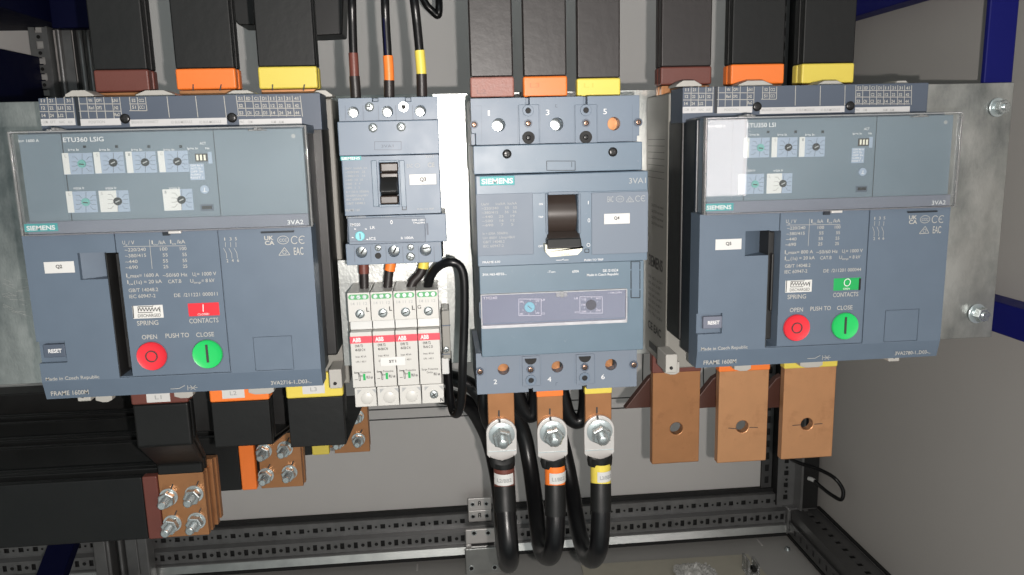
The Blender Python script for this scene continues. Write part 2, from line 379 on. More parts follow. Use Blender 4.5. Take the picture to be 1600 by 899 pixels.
# ---- perforated frame rails -------------------------------------------------
X, Y, Z = Vector((1, 0, 0)), Vector((0, 1, 0)), Vector((0, 0, 1))
def perforated(mb, o, u, v, n, L, h, hw, hh, pitch, t=.0018, start=.012):
    """sheet strip in the u,v plane from corner o with a row of rectangular holes"""
    o = Vector(o); m = (h-hh)/2
    mb.obox(o+u*L/2+v*m/2, u, v, n, L/2, m/2, t/2); mb.obox(o+u*L/2+v*(h-m/2), u, v, n, L/2, m/2, t/2)
    s = 0; p = start
    while p < L:
        e = min(p, L); mb.obox(o+u*((s+e)/2)+v*(h/2), u, v, n, (e-s)/2, hh/2, t/2); s = p+hw; p += pitch
    if s < L: mb.obox(o+u*((s+L)/2)+v*(h/2), u, v, n, (L-s)/2, hh/2, t/2)
def roundholes(mb, o, u, v, n, L, h, r, pitch, start, y=.0012):
    o = Vector(o); p = start
    e1, e2 = u, v
    while p < L:
        c = o+u*p+v*h/2-n*y; N = 14
        P = [c+(e1*math.cos(2*math.pi*i/N)+e2*math.sin(2*math.pi*i/N))*r for i in range(N)]; mb.add(P, [tuple(range(N))]); p += pitch
def rail_thing(name, label, parts, base):
    t = thing(name, label, 'frame rail', base, 'perforated cabinet frame rails')
    for nm, mb, m in parts: mb.build(nm, m, t, bevel=0)
    return t
# bottom back rail
z0 = at(820, 858, 1.38).z
A = MB(); perforated(A, (XW, 1.397, z0+.0435), X, Z, Y, XR-XW, .0275, .009, .009, .025)
A.box(XW, XR, 1.399, 1.42, z0+.0695, z0+.071)
B = MB(); perforated(B, (XW, 1.385, z0+.0165), X, Z, Y, XR-XW, .0245, .0075, .012, .025)
B.box(XW, XR, 1.379, 1.3958, z0+.0412, z0+.0433)                # ridge
B.box(XW, XR, 1.377, 1.3838, z0+.0140, z0+.0163)
Cc = MB().add([(XW, 1.376, z0-.001), (XR, 1.376, z0-.001), (XR, 1.382, z0+.0138), (XW, 1.382, z0+.0138), (XW, 1.379, z0-.001), (XR, 1.379, z0-.001), (XR, 1.385, z0+.0138), (XW, 1.385, z0+.0138)], [(0, 1, 2, 3), (4, 5, 6, 7), (0, 1, 5, 4), (1, 2, 6, 5), (2, 3, 7, 6), (3, 0, 4, 7)])
D_ = MB().box(XW, XR, 1.390, 1.393, z0+.002, z0+.041).box(XW, XR, 1.402, 1.405, z0+.044, z0+.069).box(XW, XR, 1.408, 1.4195, z0+.0715, z0+.078).box(XW, XR, 1.374, 1.3785, z0-.007, z0-.0015)
R_ = MB(); roundholes(R_, (XW, 1.384, z0+.0165), X, Z, Y, XR-XW, .0245, .0034, .025, .029)
roundholes(R_, (XW, 1.396, z0+.0435), X, Z, Y, XR-XW, .0275, .0022, .025, .029)
Rr = MB()
p = .029
while p < XR-XW: Rr.ring(XW+p, z0+.0288, .0054, .0037, 1.3835, 1.3845, 16); p += .025
rail_thing('frame_rail', 'dull zinc perforated rail running left to right along the bottom of the back wall',
           [('upper_strip', A, 'rail'), ('lower_strip', B, 'rail'), ('bottom_flange', Cc, 'galvb'), ('hole_backing', D_, 'dark'), ('round_holes', R_, 'dark'), ('hole_rims', Rr, 'rail')], (XW, 1.4, z0))
# right bottom depth rail
xr = XR-.002; Ld = 1.37-.5
A = MB(); perforated(A, (xr-.052, .5, z0+.047), Y, X, Z, Ld, .048, .010, .010, .025)
A.box(xr-.056, xr-.052, .5, 1.37, z0-.004, z0+.048)
B = MB(); perforated(B, (xr-.060, .5, z0+.002), Y, Z, X, Ld, .026, .008, .010, .025)
D_ = MB().box(xr-.05, xr-.002, .5, 1.37, z0+.030, z0+.034).box(xr-.062, xr-.0615+.004, .5, 1.37, z0-.006, z0+.0)
Rr = MB(); 
p = .0295
while p < Ld:
    c = Vector((xr-.028, .5+p, z0+.0483)); Rr.obox(c, X, Y, Z, .004, .004, .0004); p += .025
rail_thing('frame_rail', 'dark perforated rail running forward along the foot of the right side wall',
           [('top_strip', A, 'raild'), ('side_strip', B, 'raild'), ('hole_backing', D_.box(xr-.004, xr+.001, .5, 1.37, z0+.0485, z0+.053), 'dark'), ('studs', Rr, 'raild')], (xr, 1.0, z0))
# left bottom depth rail
xg = at(150, 850, 1.36).x; xh = at(238, 850, 1.36).x; zg = z0+.004
A = MB(); perforated(A, (xg, .8, zg), Y, X, Z, .54, .026, .010, .008, .025); perforated(A, (xh-.030, .8, zg+.002), Y, X, Z, .54, .030, .010, .010, .025)
A.box(xg+.027, xg+.030, .8, 1.34, zg, zg+.010); A.box(xg+.038, xg+.043, .8, 1.34, zg-.004, zg+.012); A.box(xh-.034, xh-.031, .8, 1.34, zg, zg+.012); A.box(xh+.0005, xh+.003, .8, 1.34, zg-.03, zg+.006)
B = MB().box(xg+.001, xh-.001, .8, 1.34, zg-.012, zg-.009)
rail_thing('frame_rail', 'dark perforated rail running forward under the post at bottom left', [('top_strip', A, 'rail'), ('hole_backing', B, 'dark')], (XL, 1.0, z0))
# right back post
xa = at(1200, 600, 1.4000).x
A = MB(); perforated(A, (xa+.022, 1.3900, z0+.05), Z, X, Y, ZT-z0-.05, .034, .010, .009, .025)
A.box(xa+.056, xa+.060, 1.36, 1.3900, z0+.05, ZT); 
B = MB(); perforated(B, (xa, 1.4140, z0+.05), Z, X, Y, ZT-z0-.05, .020, .014, .008, .025)
D_ = MB().box(xa+.0, xr-.001, 1.4170, 1.4200, z0+.05, ZT).box(xa+.0215, xa+.0225, 1.3900, 1.4170, z0+.05, ZT)
D_.box(xa+.064, xr-.004, 1.3700, 1.3730, z0+.05, ZT)
D_.box(xa+.024, xa+.055, 1.3950, 1.3980, z0+.05, ZT)
R_ = MB(); roundholes(R_, (xa+.022, 1.3885, z0+.05), Z, X, Y, ZT-z0-.05, .034, .0028, .025, .029)
rail_thing('corner_post', 'dark perforated corner post standing in the right rear corner beside the loose black wire',
           [('wide_strip', A, 'rail'), ('narrow_strip', B, 'raild'), ('shadow_gap', D_, 'dark'), ('round_holes', R_, 'dark')], (xa, 1.3900, z0))
# left back post
xb = at(53, 60, 1.4000).x
A = MB(); perforated(A, (xb, 1.3850, z0+.05), Z, X, Y, ZT-z0-.05, .030, .012, .011, .025, start=.004)
A.box(xb+.030, xb+.033, 1.3750, 1.3950, z0+.05, ZT)
B = MB().box(xb+.034, xb+.058, 1.4000, 1.4030, z0+.05, ZT).tube([(xb+.040, 1.3970, z0+.05), (xb+.040, 1.3970, ZT)], .004, 10, 2).tube([(xb+.072, 1.4000, z0+.05), (xb+.072, 1.4000, ZT)], .005, 10, 2).tube([(xb+.084, 1.4000, z0+.05), (xb+.084, 1.4000, ZT)], .003, 10, 2)
D_ = MB().box(xb+.0585, xb+.066, 1.4060, 1.4100, z0+.05, ZT).box(xb+.088, xb+.11, 1.4060, 1.4100, z0+.05, ZT)
G_ = MB()
p = .010
while p < ZT-z0-.05:
    G_.box(xb+.0105, xb+.0195, 1.3862, 1.3880, z0+.05+p-.0045+.0005, z0+.05+p+.0045); p += .025
R_ = MB(); roundholes(R_, (xb, 1.3835, z0+.05), Z, X, Y, ZT-z0-.05, .030, .0030, .025, .0225)
rail_thing('corner_post', 'dark zinc corner post with bright square holes in the upper left corner',
           [('perforated_strip', A, 'rail'), ('rounded_profile', B, 'rail'), ('shadow_gap', D_, 'dark'), ('square_inserts', G_, 'tin'), ('round_holes', R_, 'dark')], (xb, 1.3900, z0))
# corner casting bottom right
t = thing('corner_block', 'dark cast corner joint where the bottom rails meet the right rear post', 'bracket', (xr-.04, 1.39, z0))
cb = MB(); cb.box(xr-.062, xr-.004, 1.372, 1.43, z0-.004, z0+.0505); cb.box(xr-.062, xr-.056, 1.368, 1.372, z0, z0+.05)
cb.build('block', 'rail', t, bevel=.003); MB().cyl(xr-.035, z0+.028, .006, 1.3695, 1.372).build('bolt_head', 'steel', t)
t = thing('divider_post', 'ribbed dark zinc post foot below the four-bolt copper joint at bottom left', 'post', (at(205, 850, 1.36).x, 1.36, z0+.002))
x_ = at(150, 850, 1.36).x; x2_ = at(238, 850, 1.36).x
cb = MB(); cb.box(x_, x_+.022, 1.345, 1.372, z0+.002, z0+.12); cb.box(x_+.0235, x_+.030, 1.341, 1.372, z0+.002, z0+.12); cb.box(x_+.044, x_+.050, 1.341, 1.372, z0+.002, z0+.12); cb.box(x_+.052, x_+.074, 1.350, 1.372, z0+.002, z0+.12); cb.box(x_+.076, x2_-.002, 1.342, 1.372, z0+.002, z0+.12)
cb.build('block', 'rail', t, bevel=.003)
cb = MB().box(x_+.0305, x_+.0435, 1.365, 1.372, z0+.002, z0+.12); cb.build('shadow_gap', 'dark', t)

# ---- blue beams ----------------------------------------------------------------
def beam(label, mb, m='navy', base=(0, 0, 0)):
    o = mb.build('support_beam', m, None, bevel=.002); tag(o, label, 'beam'); return o
xbm = .675
zb = at(1339, 25, xbm/at(1339, 25, 1).x).z
beam('navy blue beam crossing the top right corner above the grey side wall', MB().box(xbm, XR-.002, .75, DB, zb, zb+.05))
Dq = xbm/at(1548, 495, 1).x; za = at(1548, 470, Dq).z; zc_ = at(1548, 517, Dq).z
beam('navy blue beam behind the lower bolt at the right end of the mounting plate', MB().box(xbm, XR-.002, .70, DB, zc_, za))
xp0 = at(1543, 60, .835).x; xp1 = at(1592, 20, .835).x
beam('upright navy blue post rising behind the upper right end of the mounting plate', MB().box(xp0, xp1, .835, .842, -.02, .26))
xlm = at(0, 11, 1.19).x; zl = at(0, 11, 1.19).z
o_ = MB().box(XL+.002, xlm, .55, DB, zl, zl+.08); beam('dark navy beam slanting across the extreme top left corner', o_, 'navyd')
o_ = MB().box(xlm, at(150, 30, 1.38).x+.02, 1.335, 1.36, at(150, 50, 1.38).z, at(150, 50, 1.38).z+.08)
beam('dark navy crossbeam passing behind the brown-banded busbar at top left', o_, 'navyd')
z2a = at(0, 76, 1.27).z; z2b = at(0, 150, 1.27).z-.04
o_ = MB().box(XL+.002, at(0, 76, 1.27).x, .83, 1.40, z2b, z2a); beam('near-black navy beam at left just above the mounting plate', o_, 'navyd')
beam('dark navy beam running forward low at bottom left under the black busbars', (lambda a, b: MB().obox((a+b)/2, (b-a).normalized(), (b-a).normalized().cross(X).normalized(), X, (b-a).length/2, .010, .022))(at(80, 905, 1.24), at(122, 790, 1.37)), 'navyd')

# ---- mounting plate -------------------------------------------------------------
PD = .81
zpt = at(1480, 131, PD).z; zpb = at(1548, 527, PD).z; xpl = -.60; xpr = at(1567, 330, PD).x
th = thing('mounting_plate', 'large scratched galvanised steel plate that carries all the breakers', 'plate', ((xpl+xpr)/2, PD, zpb))
cut1 = MB().cyl(at(1558, 168, PD).x, at(1558, 168, PD).z, .0045, PD-.01, PD+.01)
MB().box(xpl, xpr, PD, PD+.003, zpb, zpt).box(xpl, xpr, PD+.0032, PD+.02, zpt-.003, zpt-.0005).build('sheet', 'galv', th, bevel=.0006)
for q, rr in (((1558, 168), .0042), ((1526, 490), .0046)):
    p = at(*q, PD); bolt(th, p.x, PD, p.z, rr, .012, axis=Vector((.12, -1, .0)), wr=2.4)
mk = MB()
fr = Face(ID, PD-.0003)
for k, (x0, y0, x1, y1) in enumerate([(737, 236, 737, 241), (737, 217, 737, 221)]): fr.line(mk, x0, y0, x1, y1, 2, PD-.0003)
mk.build('marker_tick', 'inkk', th)
sc_ = MB()
for k in range(26):
    x0 = random.uniform(2, 42); y0 = random.uniform(430, 495); fr.line(sc_, x0, y0, x0+random.uniform(6, 22), y0+random.uniform(-2, 7), .35, PD-.0002)
sc_.build('scratches', 'tin', th)

# =================================================================== AIR-TYPE BREAKERS (Q2, Q5)
def zig(F, mb, a0, a1, b0, b1, n, wd, y):
    P = [(a0+(a1-a0)*i/(2*n), b0 if i % 2 else b1) for i in range(2*n+1)]
    for p, q in zip(P, P[1:]): F.line(mb, p[0], p[1], q[0], q[1], wd, y)
def outline(F, mb, a0, b0, a1, b1, wd, y):
    F.line(mb, a0, b0, a1, b0, wd, y); F.line(mb, a0, b1, a1, b1, wd, y); F.line(mb, a0, b0, a0, b1, wd, y); F.line(mb, a1, b0, a1, b1, wd, y)
def circ(F, mb, a, b, ra, rb, wd, y, n=20, t0=0, t1=2*math.pi):
    P = [(a+ra*math.cos(t0+(t1-t0)*i/n), b+rb*math.sin(t0+(t1-t0)*i/n)) for i in range(n+1)]
    for p, q in zip(P, P[1:]): F.line(mb, p[0], p[1], q[0], q[1], wd, y)
def marks(F, mb, a, b, s, y, order=('uk', 'ccc', 'ce', 'tri', 'eac')):
    """approval marks; s = cap height in frame pixels"""
    if 'uk' in order:
        F.text(mb, 'UK', a, a+1.15*s, b, s*.48, y, True); F.text(mb, 'CA', a, a+1.15*s, b+s*.58, s*.48, y, True)
def big_breaker(off, dev):
    YF = .6315
    f2 = Face(Z2, YF, off); f1 = Face(Z1, .634, off); fs = Face(Z1, .6845, off)
    bx0 = f2.p(110, 180)[0]-.0005; bx1 = Face(Z2, YF, off).p(1412, 200)[0]+.0010; bzb = (f2.p(215, 855)[1]+f2.p(1455, 800)[1])/2
    cx0, czt = Face(Z1, .629, off).p(35, 545); cx1 = Face(Z1, .629, off).p(1262, 520)[0]; czb = f2.p(105, 112)[1]
    root = thing('air_circuit_breaker', dev['label'], 'circuit breaker', ((bx0+bx1)/2, .81, bzb), 'large withdrawable breakers at both ends')
    # --- front housing with real recesses
    zs = f2.p(110, 112)[1]
    hb = MB().box(bx0, bx1, YF, .655, bzb, zs)
    sx0, sz0 = f2.p(474, 190); sx1 = f2.p(537, 190)[0]; sz1 = f2.p(560, 752)[1]
    c_slot = MB().box(sx0, sx1, YF-.01, .6540, sz1, sz0)
    rx0, rz0 = f2.p(350, 191); rz1 = f2.p(470, 308)[1]
    c_rec = MB().add([(rx0, YF-.01, rz0), (rx0, YF-.01, rz1), (sx0+.001, YF-.01, rz1), (sx0+.001, YF-.01, rz0), (rx0, YF+.004, rz0), (rx0, YF+.004, rz1), (sx0+.001, YF+.020, rz1), (sx0+.001, YF+.020, rz0)],
                     [(0, 1, 2, 3), (4, 5, 6, 7), (0, 1, 5, 4), (1, 2, 6, 5), (2, 3, 7, 6), (3, 0, 4, 7)])
    c_res = MB(); x0, zz0 = f2.p(188, 592); x1, zz1 = f2.p(305, 686); c_res.box(bx0-.01, x1, YF-.01, YF+.004, zz0, zz1)
    g = .0005
    gx = f2.p(528, 110)[0]; gx2 = f2.p(1018, 420)[0]
    grooves = [MB().box(sx1-.0015-g, sx1-.0015+g, YF-.01, YF+.002, sz0, zs+.01), MB().box(gx2-g, gx2+g, YF-.01, YF+.002, sz1, zs+.01),
               MB().box(sx0, gx2+g, YF-.01, YF+.002, sz1-g, sz1+g)]
    wx0, wz0 = f2.p(1146, 571); wx1, wz1 = f2.p(1333, 716)
    for bb in ((wx0, wx1, wz0-g, wz0+g*.4), (wx0, wx1, wz1-g*.4, wz1+g), (wx0-g*.4, wx0+g*.8, wz1, wz0), (wx1-g*.8, wx1+g*.4, wz1, wz0)):
        grooves.append(MB().box(bb[0], bb[1], YF-.01, YF+.0013, bb[2], bb[3]))
    lipz = (f2.p(190, 765)[1]+f2.p(1450, 705)[1])/2-.002
    grooves.append(MB().add([(bx0-.01, YF-.001, lipz), (bx1+.01, YF-.001, lipz), (bx1+.01, YF-.001, bzb-.01), (bx0-.01, YF-.001, bzb-.01), (bx0-.01, YF+.0001, lipz), (bx1+.01, YF+.0001, lipz), (bx1+.01, YF+.006, bzb-.01), (bx0-.01, YF+.006, bzb-.01)],
                            [(0, 1, 2, 3), (4, 5, 6, 7), (0, 1, 5, 4), (1, 2, 6, 5), (2, 3, 7, 6), (3, 0, 4, 7)]))
    body = hb.build('housing', 'blue', root, bevel=.0008, cuts=[c_slot, c_rec, c_res]+grooves)
    lev = MB(); lev.box(sx0+.003, sx1-.0005, .6425, .652, sz1+.004, sz0-.002); lev.box(sx0+.006, sx1-.002, .638, .6424, sz1+.03, sz0-.02)
    lev.build('charging_lever', 'black', body, bevel=.001)
    ln_ = MB(); ln_.box(sx0+.0001, sx0+.0009, YF+.0006, .6538, sz1+.0002, sz0-.0002); ln_.box(sx0+.001, sx1-.0003, .6530, .6538, sz1+.0002, sz0-.0002); ln_.build('slot_liner', 'black', body)
    # reset button
    x0, zz0 = f2.p(194, 606); x1, zz1 = f2.p(300, 660)
    rs = MB().box(x0, x1, YF-.0006, YF+.004, zz0, zz1).build('reset_button', 'band' if dev['id'] == 'Q5' else 'strip', root, bevel=.0006)
    tb = MB(); f2.text(tb, 'RESET', 222, 283, 641, 17, YF-.0009, True); tb.build('button_print', 'inkw', rs)
    # side frame, dark middle
    MB().box(bx0+.003, bx1-.002, .6552, .690, bzb+.003, fs.p(700, 515)[1]-.004).build('side_frame', 'navyblk', root, bevel=.002)
    sf = MB().box(bx0+.0015, bx1+.006, .6902, .73, bzb+.010, fs.p(700, 515)[1]-.004); sf.build('rear_frame', 'black', root, bevel=.002)
    # terminal strip
    tx0 = fs.p(155, 400)[0]; tx1 = fs.p(1322, 395)[0]; tz1 = (fs.p(155, 398)[1]+fs.p(1320, 392)[1])/2; tz0 = (fs.p(165, 522)[1]+fs.p(1330, 515)[1])/2
    ts = MB().box(tx0, tx1, .6845, .72, tz0-.006, tz1).build('terminal_strip', 'strip', root, bevel=.0006)
    dz = (fs.p(160, 398)[1]-fs.p(1320, 392)[1])/2
    class FS(Face): pass
    pr = MB(); yy = .6842
    def hz(a0, a1, b, wd=3): fs.line(pr, a0, b, a1, b, wd, yy)
    def vt(a, b0, b1, wd=3): fs.line(pr, a, b0, a+(b1-b0)*.12, b1, wd, yy)
    for b in (432, 462): hz(165, 306, b)
    for a in (195, 230, 265, 299): vt(a, 402, 490)
    for b in (430, 460): hz(325, 500, b)
    for a in (325, 358, 392, 428, 462, 494): vt(a, 402, 490)
    hz(535, 606, 430); hz(535, 606, 458)
    for a in (535, 567, 601): vt(a, 402, 458)
    for a in (690, 808, 925): vt(a, 398, 486)
    for b in (419, 448, 478): hz(980, 1243, b)
    for k in range(9): vt(976+k*33, 396, 482)
    pr.build('printed_grid', 'ink', ts)
    wl = MB(); yy2 = .6843
    for a0, a1 in ((170, 312), (332, 500), (536, 938), (988, 1247)): wl = MB(); fs.crect(wl, a0, 491, a1, 519, yy2, .686); wl.build('label_strip', 'striplbl', ts)
    tp = MB(); hh = 13
    for a, b, s in [(170, 423, '11'), (204, 423, '21'), (276, 423, '31'), (172, 453, '12'), (206, 453, '22'), (240, 453, 'LI1'), (278, 453, '32'), (174, 484, '14'), (208, 484, '24'), (242, 484, 'LI2'),
                    (366, 422, 'VN'), (398, 422, 'OP1'), (466, 422, 'LN1'), (368, 452, 'Re1'), (400, 452, 'OP2'), (468, 452, 'LN2'), (474, 480, 'Re2'), (545, 422, '52'), (574, 422, 'CC2'), (547, 450, '51'), (576, 450, 'CC1')]:
        fs.text(tp, s, a, a+(22 if len(s) == 3 else 16), b, hh, yy, True)
    for r, row in enumerate([('S1', 'ED', 'C1', 'D1', '11', '21', '31', '41'), ('S2', '', 'C2', 'D2', '12', '22', '32', '42'), ('S3', 'CN', 'C3', 'D3', '14', '24', '34', '44')]):
        for c, s in enumerate(row):
            if s: fs.text(tp, s, 985+c*33+r*2, 1002+c*33+r*2, 414+r*29.5, hh, yy, True)
    for a0, a1, s in ((372, 435, 'POSITION IN'), (545, 655, 'MAGNESIUM CONNECT'), (712, 795, 'BUS MODULE'), (828, 915, 'BUS MODULE'), (180, 200, '21'), (212, 230, '27'), (248, 270, 'NAC'), (284, 302, 'AA')): pass
    tp.build('strip_print', 'ink', ts)
    tq = MB()
    for a0, a1, s in ((368, 435, 'POSITION'), (545, 655, 'BREAKER CONNECT'), (708, 795, 'IO BUS MODULE'), (825, 915, 'IO BUS MODULE'), (178, 198, 'COM'), (210, 232, 'EFT'), (246, 270, 'NAC'), (282, 302, 'AUX'), (992, 1010, 'PAC'), (1025, 1043, 'COM'), (1120, 1140, 'ALM'), (1152, 1172, 'ALM')):
        fs.text(tq, s, a0, a1, 510, 11, yy2-.0002)
    tq.build('label_strip_print', 'inkg', ts)
    for a, b in ((519, 491), (960, 487)):
        x, z = fs.p(a, b); screw('screw', x, z, .0040, .6840, root, 'dkscrew')
    bl = MB(); fs.crect(bl, 313, 402, 328, 520, .6842, .6846); bl.build('strip_gap', 'navyblk', ts)
    # ledge between strip and cover
    lg = MB(); ztop = tz0-.0005; lg.box(cx0+.004, cx1-.002, .648, .6842, czt-.006, ztop-.002)
    lg.build('ledge', 'blue', root, bevel=.001)
    # trip unit under the clear cover
    bz = f2.p(300, 52)[1]
    bandt = (f2.p(110, 47)[1]+f2.p(1400, 15)[1])/2; bandb = (f2.p(110, 106)[1]+f2.p(1400, 84)[1])/2
    tu = MB().box(cx0+.0035, cx1-.0035, .634, .6551, bandb, czt-.002).build('trip_unit', 'trip', root, bevel=.0006)
    gl = MB(); 
    f1b = Face(Z1, .634, off)
    xx0 = f1b.p(905, 700)[0]
    gl.box(f1b.p(882, 560)[0]-.0002, f1b.p(882, 560)[0]+.0003, .6337, .6343, bandt, czt-.002); gl.box(f1b.p(253, 560)[0]-.0002, f1b.p(253, 560)[0]+.0003, .6337, .6343, bandt, czt-.002)
    gl.build('panel_joint', 'navyblk', tu)
    cm = MB(); xg0 = f1b.p(192, 560)[0]; xg1 = f1b.p(243, 560)[0]; cm.box(xg0, xg1, .6335, .6339, bandt+.0004, czt-.0025); cm.build('raised_column', 'trip', tu)
    lb = MB(); wb = MB(); dk = MB(); y1 = .6336; y2 = .6333
    D = dev['dials']
    for (a, b, kind, teal) in D:   # a,b = dial centre in frame px
        if kind == 'L': cxa, cxb, ws = a-79, a+44, 26
        else: cxa, cxb, ws = a-76, a+46, 72
        lb = MB(); wb = MB(); dk = MB()
        f1.crect(lb, cxa+ws*.0, b-44, cxb, b+44, y1, .6342)
        f1.crect(wb, cxa, b-44, cxa+ws, b+44, y2, y1-.00005)
        f1.line(dk, a, b-42, a, b+42, 1.6, .6332)
        for sgn in (-1, 1):
            for k, (ya, yb) in enumerate(((-28, -16), (-8, -5), (10, 6), (30, 18))):
                f1.line(dk, a+sgn*18, b+yb, a+sgn*28, b+ya, 1.3, .6332); f1.line(dk, a+sgn*28, b+ya, a+sgn*42, b+ya, 1.3, .6332)
        lbo = lb.build('dial_scale', 'palelbl', tu); wb.build('scale_tab', 'label', lbo); dk.build('scale_lines', 'inkk', lbo)
    for (a, b, kind, teal) in D:
        x, z = f1.p(a, b); R = f1.r(a, b, 17)
        kb = MB(); kb.ring(x, z, R, R*.86, .6322, .6333); kb.cyl(x, z, R*.86, .6325, .6333, 24)
        ko = kb.build('dial', 'tealk' if teal else 'dkscrew', tu)
        ar = MB(); f1.line(ar, a-8, b+4, a+9, b-4, 5, .6321) if not teal else f1.line(ar, a-10, b+1, a+10, b+3, 5, .6321)
        ar.build('pointer', 'inkk' if teal else 'inkg', ko)
    # small parts
    for a in dev['leds']: sm = MB(); f1.crect(sm, a-6, 600+(0 if a > 400 else 2), a+6, 612, .6335, .6342); sm.build('indicator_lamp', 'navyblk', tu)
    dp = MB(); f1.crect(dp, 807, 635, 858, 668, .6333, .6342); dpo = dp.build('switch_block', 'handleb', tu)
    
    for k in range(3): dpw = MB(); f1.crect(dpw, 813+k*15, 640, 821+k*15, 663, .6329, .6333); dpw.build('switch_rocker', 'cream', dpo)
    dl = MB(); f1.crect(dl, 860, 628, 876, 676, .6337, .6342); f1.crect(dl, 785, 677, 845, 744, .6337, .6342); dlo = dl.build('settings_label', 'palelbl', tu)
    dt = MB()
    for k in range(5): f1.text(dt, ['ON 4x Ir', 'ACT I2t', 'OFF 2x', 'ALARM Ip', 'RESET 1'][k], 789, 840-(k % 2)*8, 688+k*12.5, 8, .6334)
    dt.build('label_print', 'inkw', dlo)
    x, z = f1.p(847, 783); MB().cyl(x, z, f1.r(847, 783, 18), .6328, .6342).build('test_button', 'blue3' if 0 else 'palelbl', tu)
    ub = MB(); f1.line(ub, 847, 776, 847, 790, 3, .6326); f1.line(ub, 840, 791, 855, 791, 2.5, .6326); ub.build('button_mark', 'inkw', tu)
    us = MB(); f1.crect(us, 829, 845, 882, 872, .6334, .6342); uso = us.build('test_socket', 'strip', tu); u2 = MB(); f1.crect(u2, 836, 851, 876, 864, .6331, .6334); u2.build('socket_opening', 'dark', uso)
    x, z = f1.p(1212, 563); MB().cyl(x, z, .0016, .6335, .6342).build('maker_dot', 'inkg', tu)
    tt = MB(); yt = .6335
    f1.text(tt, dev['etu'], 263, 430 if dev['id'] == 'Q2' else 400, 586, 19, yt)
    f1.text(tt, dev['amps'], 78, 163, 588, 12, yt)
    for a in [d[0] for d in D if d[1] < 740]: f1.text(tt, 'Ir=x In', a-58, a-14, 624, 10, yt)
    for a in [d[0] for d in D if d[1] > 740]: f1.text(tt, 'tr(s)x Ir', a-52, a-6, 782, 10, yt)
    f1.text(tt, 'ACT', 826, 852, 598, 11, yt); f1.text(tt, 'Ip=x In', 775, 818, 618, 9, yt); f1.text(tt, 'Ne', 850, 866, 617, 9, yt)
    tt.build('trip_unit_print', 'inkw', tu)
    tt = MB()
    for (a, b, kind, teal) in D:
        f1.text(tt, 'LSIG'[D.index((a, b, kind, teal)) % 4], a-71 if kind == 'L' else a-70, a-62 if kind == 'L' else a-62, b-26, 12, y2-.0002)
    tt.build('tab_print', 'inkg', lbo)
    # lilac band
    bd = MB().box(cx0+.003, cx1-.003, .6308, .6339, bandb, bandt).build('front_band', 'band', root, bevel=.0004)
    fb = Face(Z2, .6305, off)
    lo = MB(); fb.crect(lo, 111, 57, 262, 93, .6304, .6309); lg_ = lo.build('brand_plate', 'teal', bd)
    tb = MB(); fb.text(tb, 'SIEMENS', 122, 252, 86, 20, .6302, True); tb.build('brand_print', 'inkw', lg_)
    tb = MB(); fb.text(tb, '3VA2', 1303, 1375, 60, 20, .6306); tb.build('band_print', 'inkw', bd)
    # clear cover: pane and four side walls in one shell, brighter moulded rim
    cv = MB(); T = .0012
    cv.box(cx0+.0012, cx1-.0012, .6280, .6290, czb+.0008, czt-.0014)
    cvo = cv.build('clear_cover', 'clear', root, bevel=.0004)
    rim = MB(); e = .0010
    rim.box(cx0-.0004, cx0+e, .6275, .6335, czb, czt); rim.box(cx1-e, cx1+.0004, .6275, .6335, czb, czt); rim.box(cx0+e+.0001, cx1-e-.0001, .6275, .6335, czt-.0012, czt); rim.box(cx0+e+.0001, cx1-e-.0001, .6276, .6300, czb, czb+.0006)
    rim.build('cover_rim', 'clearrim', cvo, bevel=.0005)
    cl = MB(); f3 = Face(Z2, .628, off); f3.crect(cl, 765, 90, 822, 102, .6262, .630)
    cl.build('cover_latch', 'tin', cvo, bevel=.0005)
    cl = MB(); f3.crect(cl, 735, 96, 765, 112, .6285, .632); cl.build('latch_gap', 'navyblk', cvo); cl = MB(); f3.crect(cl, 1180, 92, 1330, 100, .629, .632); cl.build('latch_gap', 'navyblk', cvo)
    f4 = Face(Z1, .630, off)
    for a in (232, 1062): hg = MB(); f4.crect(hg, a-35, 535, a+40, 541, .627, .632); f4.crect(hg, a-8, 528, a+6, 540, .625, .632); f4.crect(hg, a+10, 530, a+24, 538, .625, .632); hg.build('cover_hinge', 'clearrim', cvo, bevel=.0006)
    # --- printing on the body
    t = MB(); yt = YF-.0002
    T_ = lambda s, a0, a1, b, h, bold=False: f2.text(t, s, a0, a1, b, h, yt, bold)
    T_('U', 556, 568, 151, 17); T_('e', 569, 578, 157, 9); T_('/ V', 582, 610, 151, 17); T_('I', 688, 694, 150, 17); T_('cu', 696, 714, 155, 9); T_('/kA', 718, 751, 150, 17)
    T_('I', 772, 777, 147, 17); T_('cs', 780, 798, 152, 9); T_('/kA', 802, 840, 147, 17)
    f2.line(t, 560, 161, 842, 157, 2, yt); f2.line(t, 677, 130, 690, 262, 2, yt)
    for b, s, v in ((182, '~220/240', '100'), (209, '~380/415', '55'), (236, '~440', '55'), (262, '~690', '25')):
        o_ = (b-182)*.12
        T_(s, 566+o_*.4, (662 if len(s) > 5 else 622)+o_*.4, b, 15); T_(v, (726 if v == '100' else 737)+o_*.4, 760+o_*.4, b-3, 15); T_(v, (816 if v == '100' else 826)+o_*.4, 846+o_*.4, b-5, 15)
    T_('I', 573, 578, 300, 17); T_('n', 580, 590, 305, 9); T_('max= %s A' % dev['imax'], 592, 721, 299, 16); T_('~50/60 Hz', 738, 850, 297, 16); T_('U', 873, 886, 294, 16); T_('i', 887, 890, 298, 9); T_('= 1000 V', 893, 981, 292, 16)
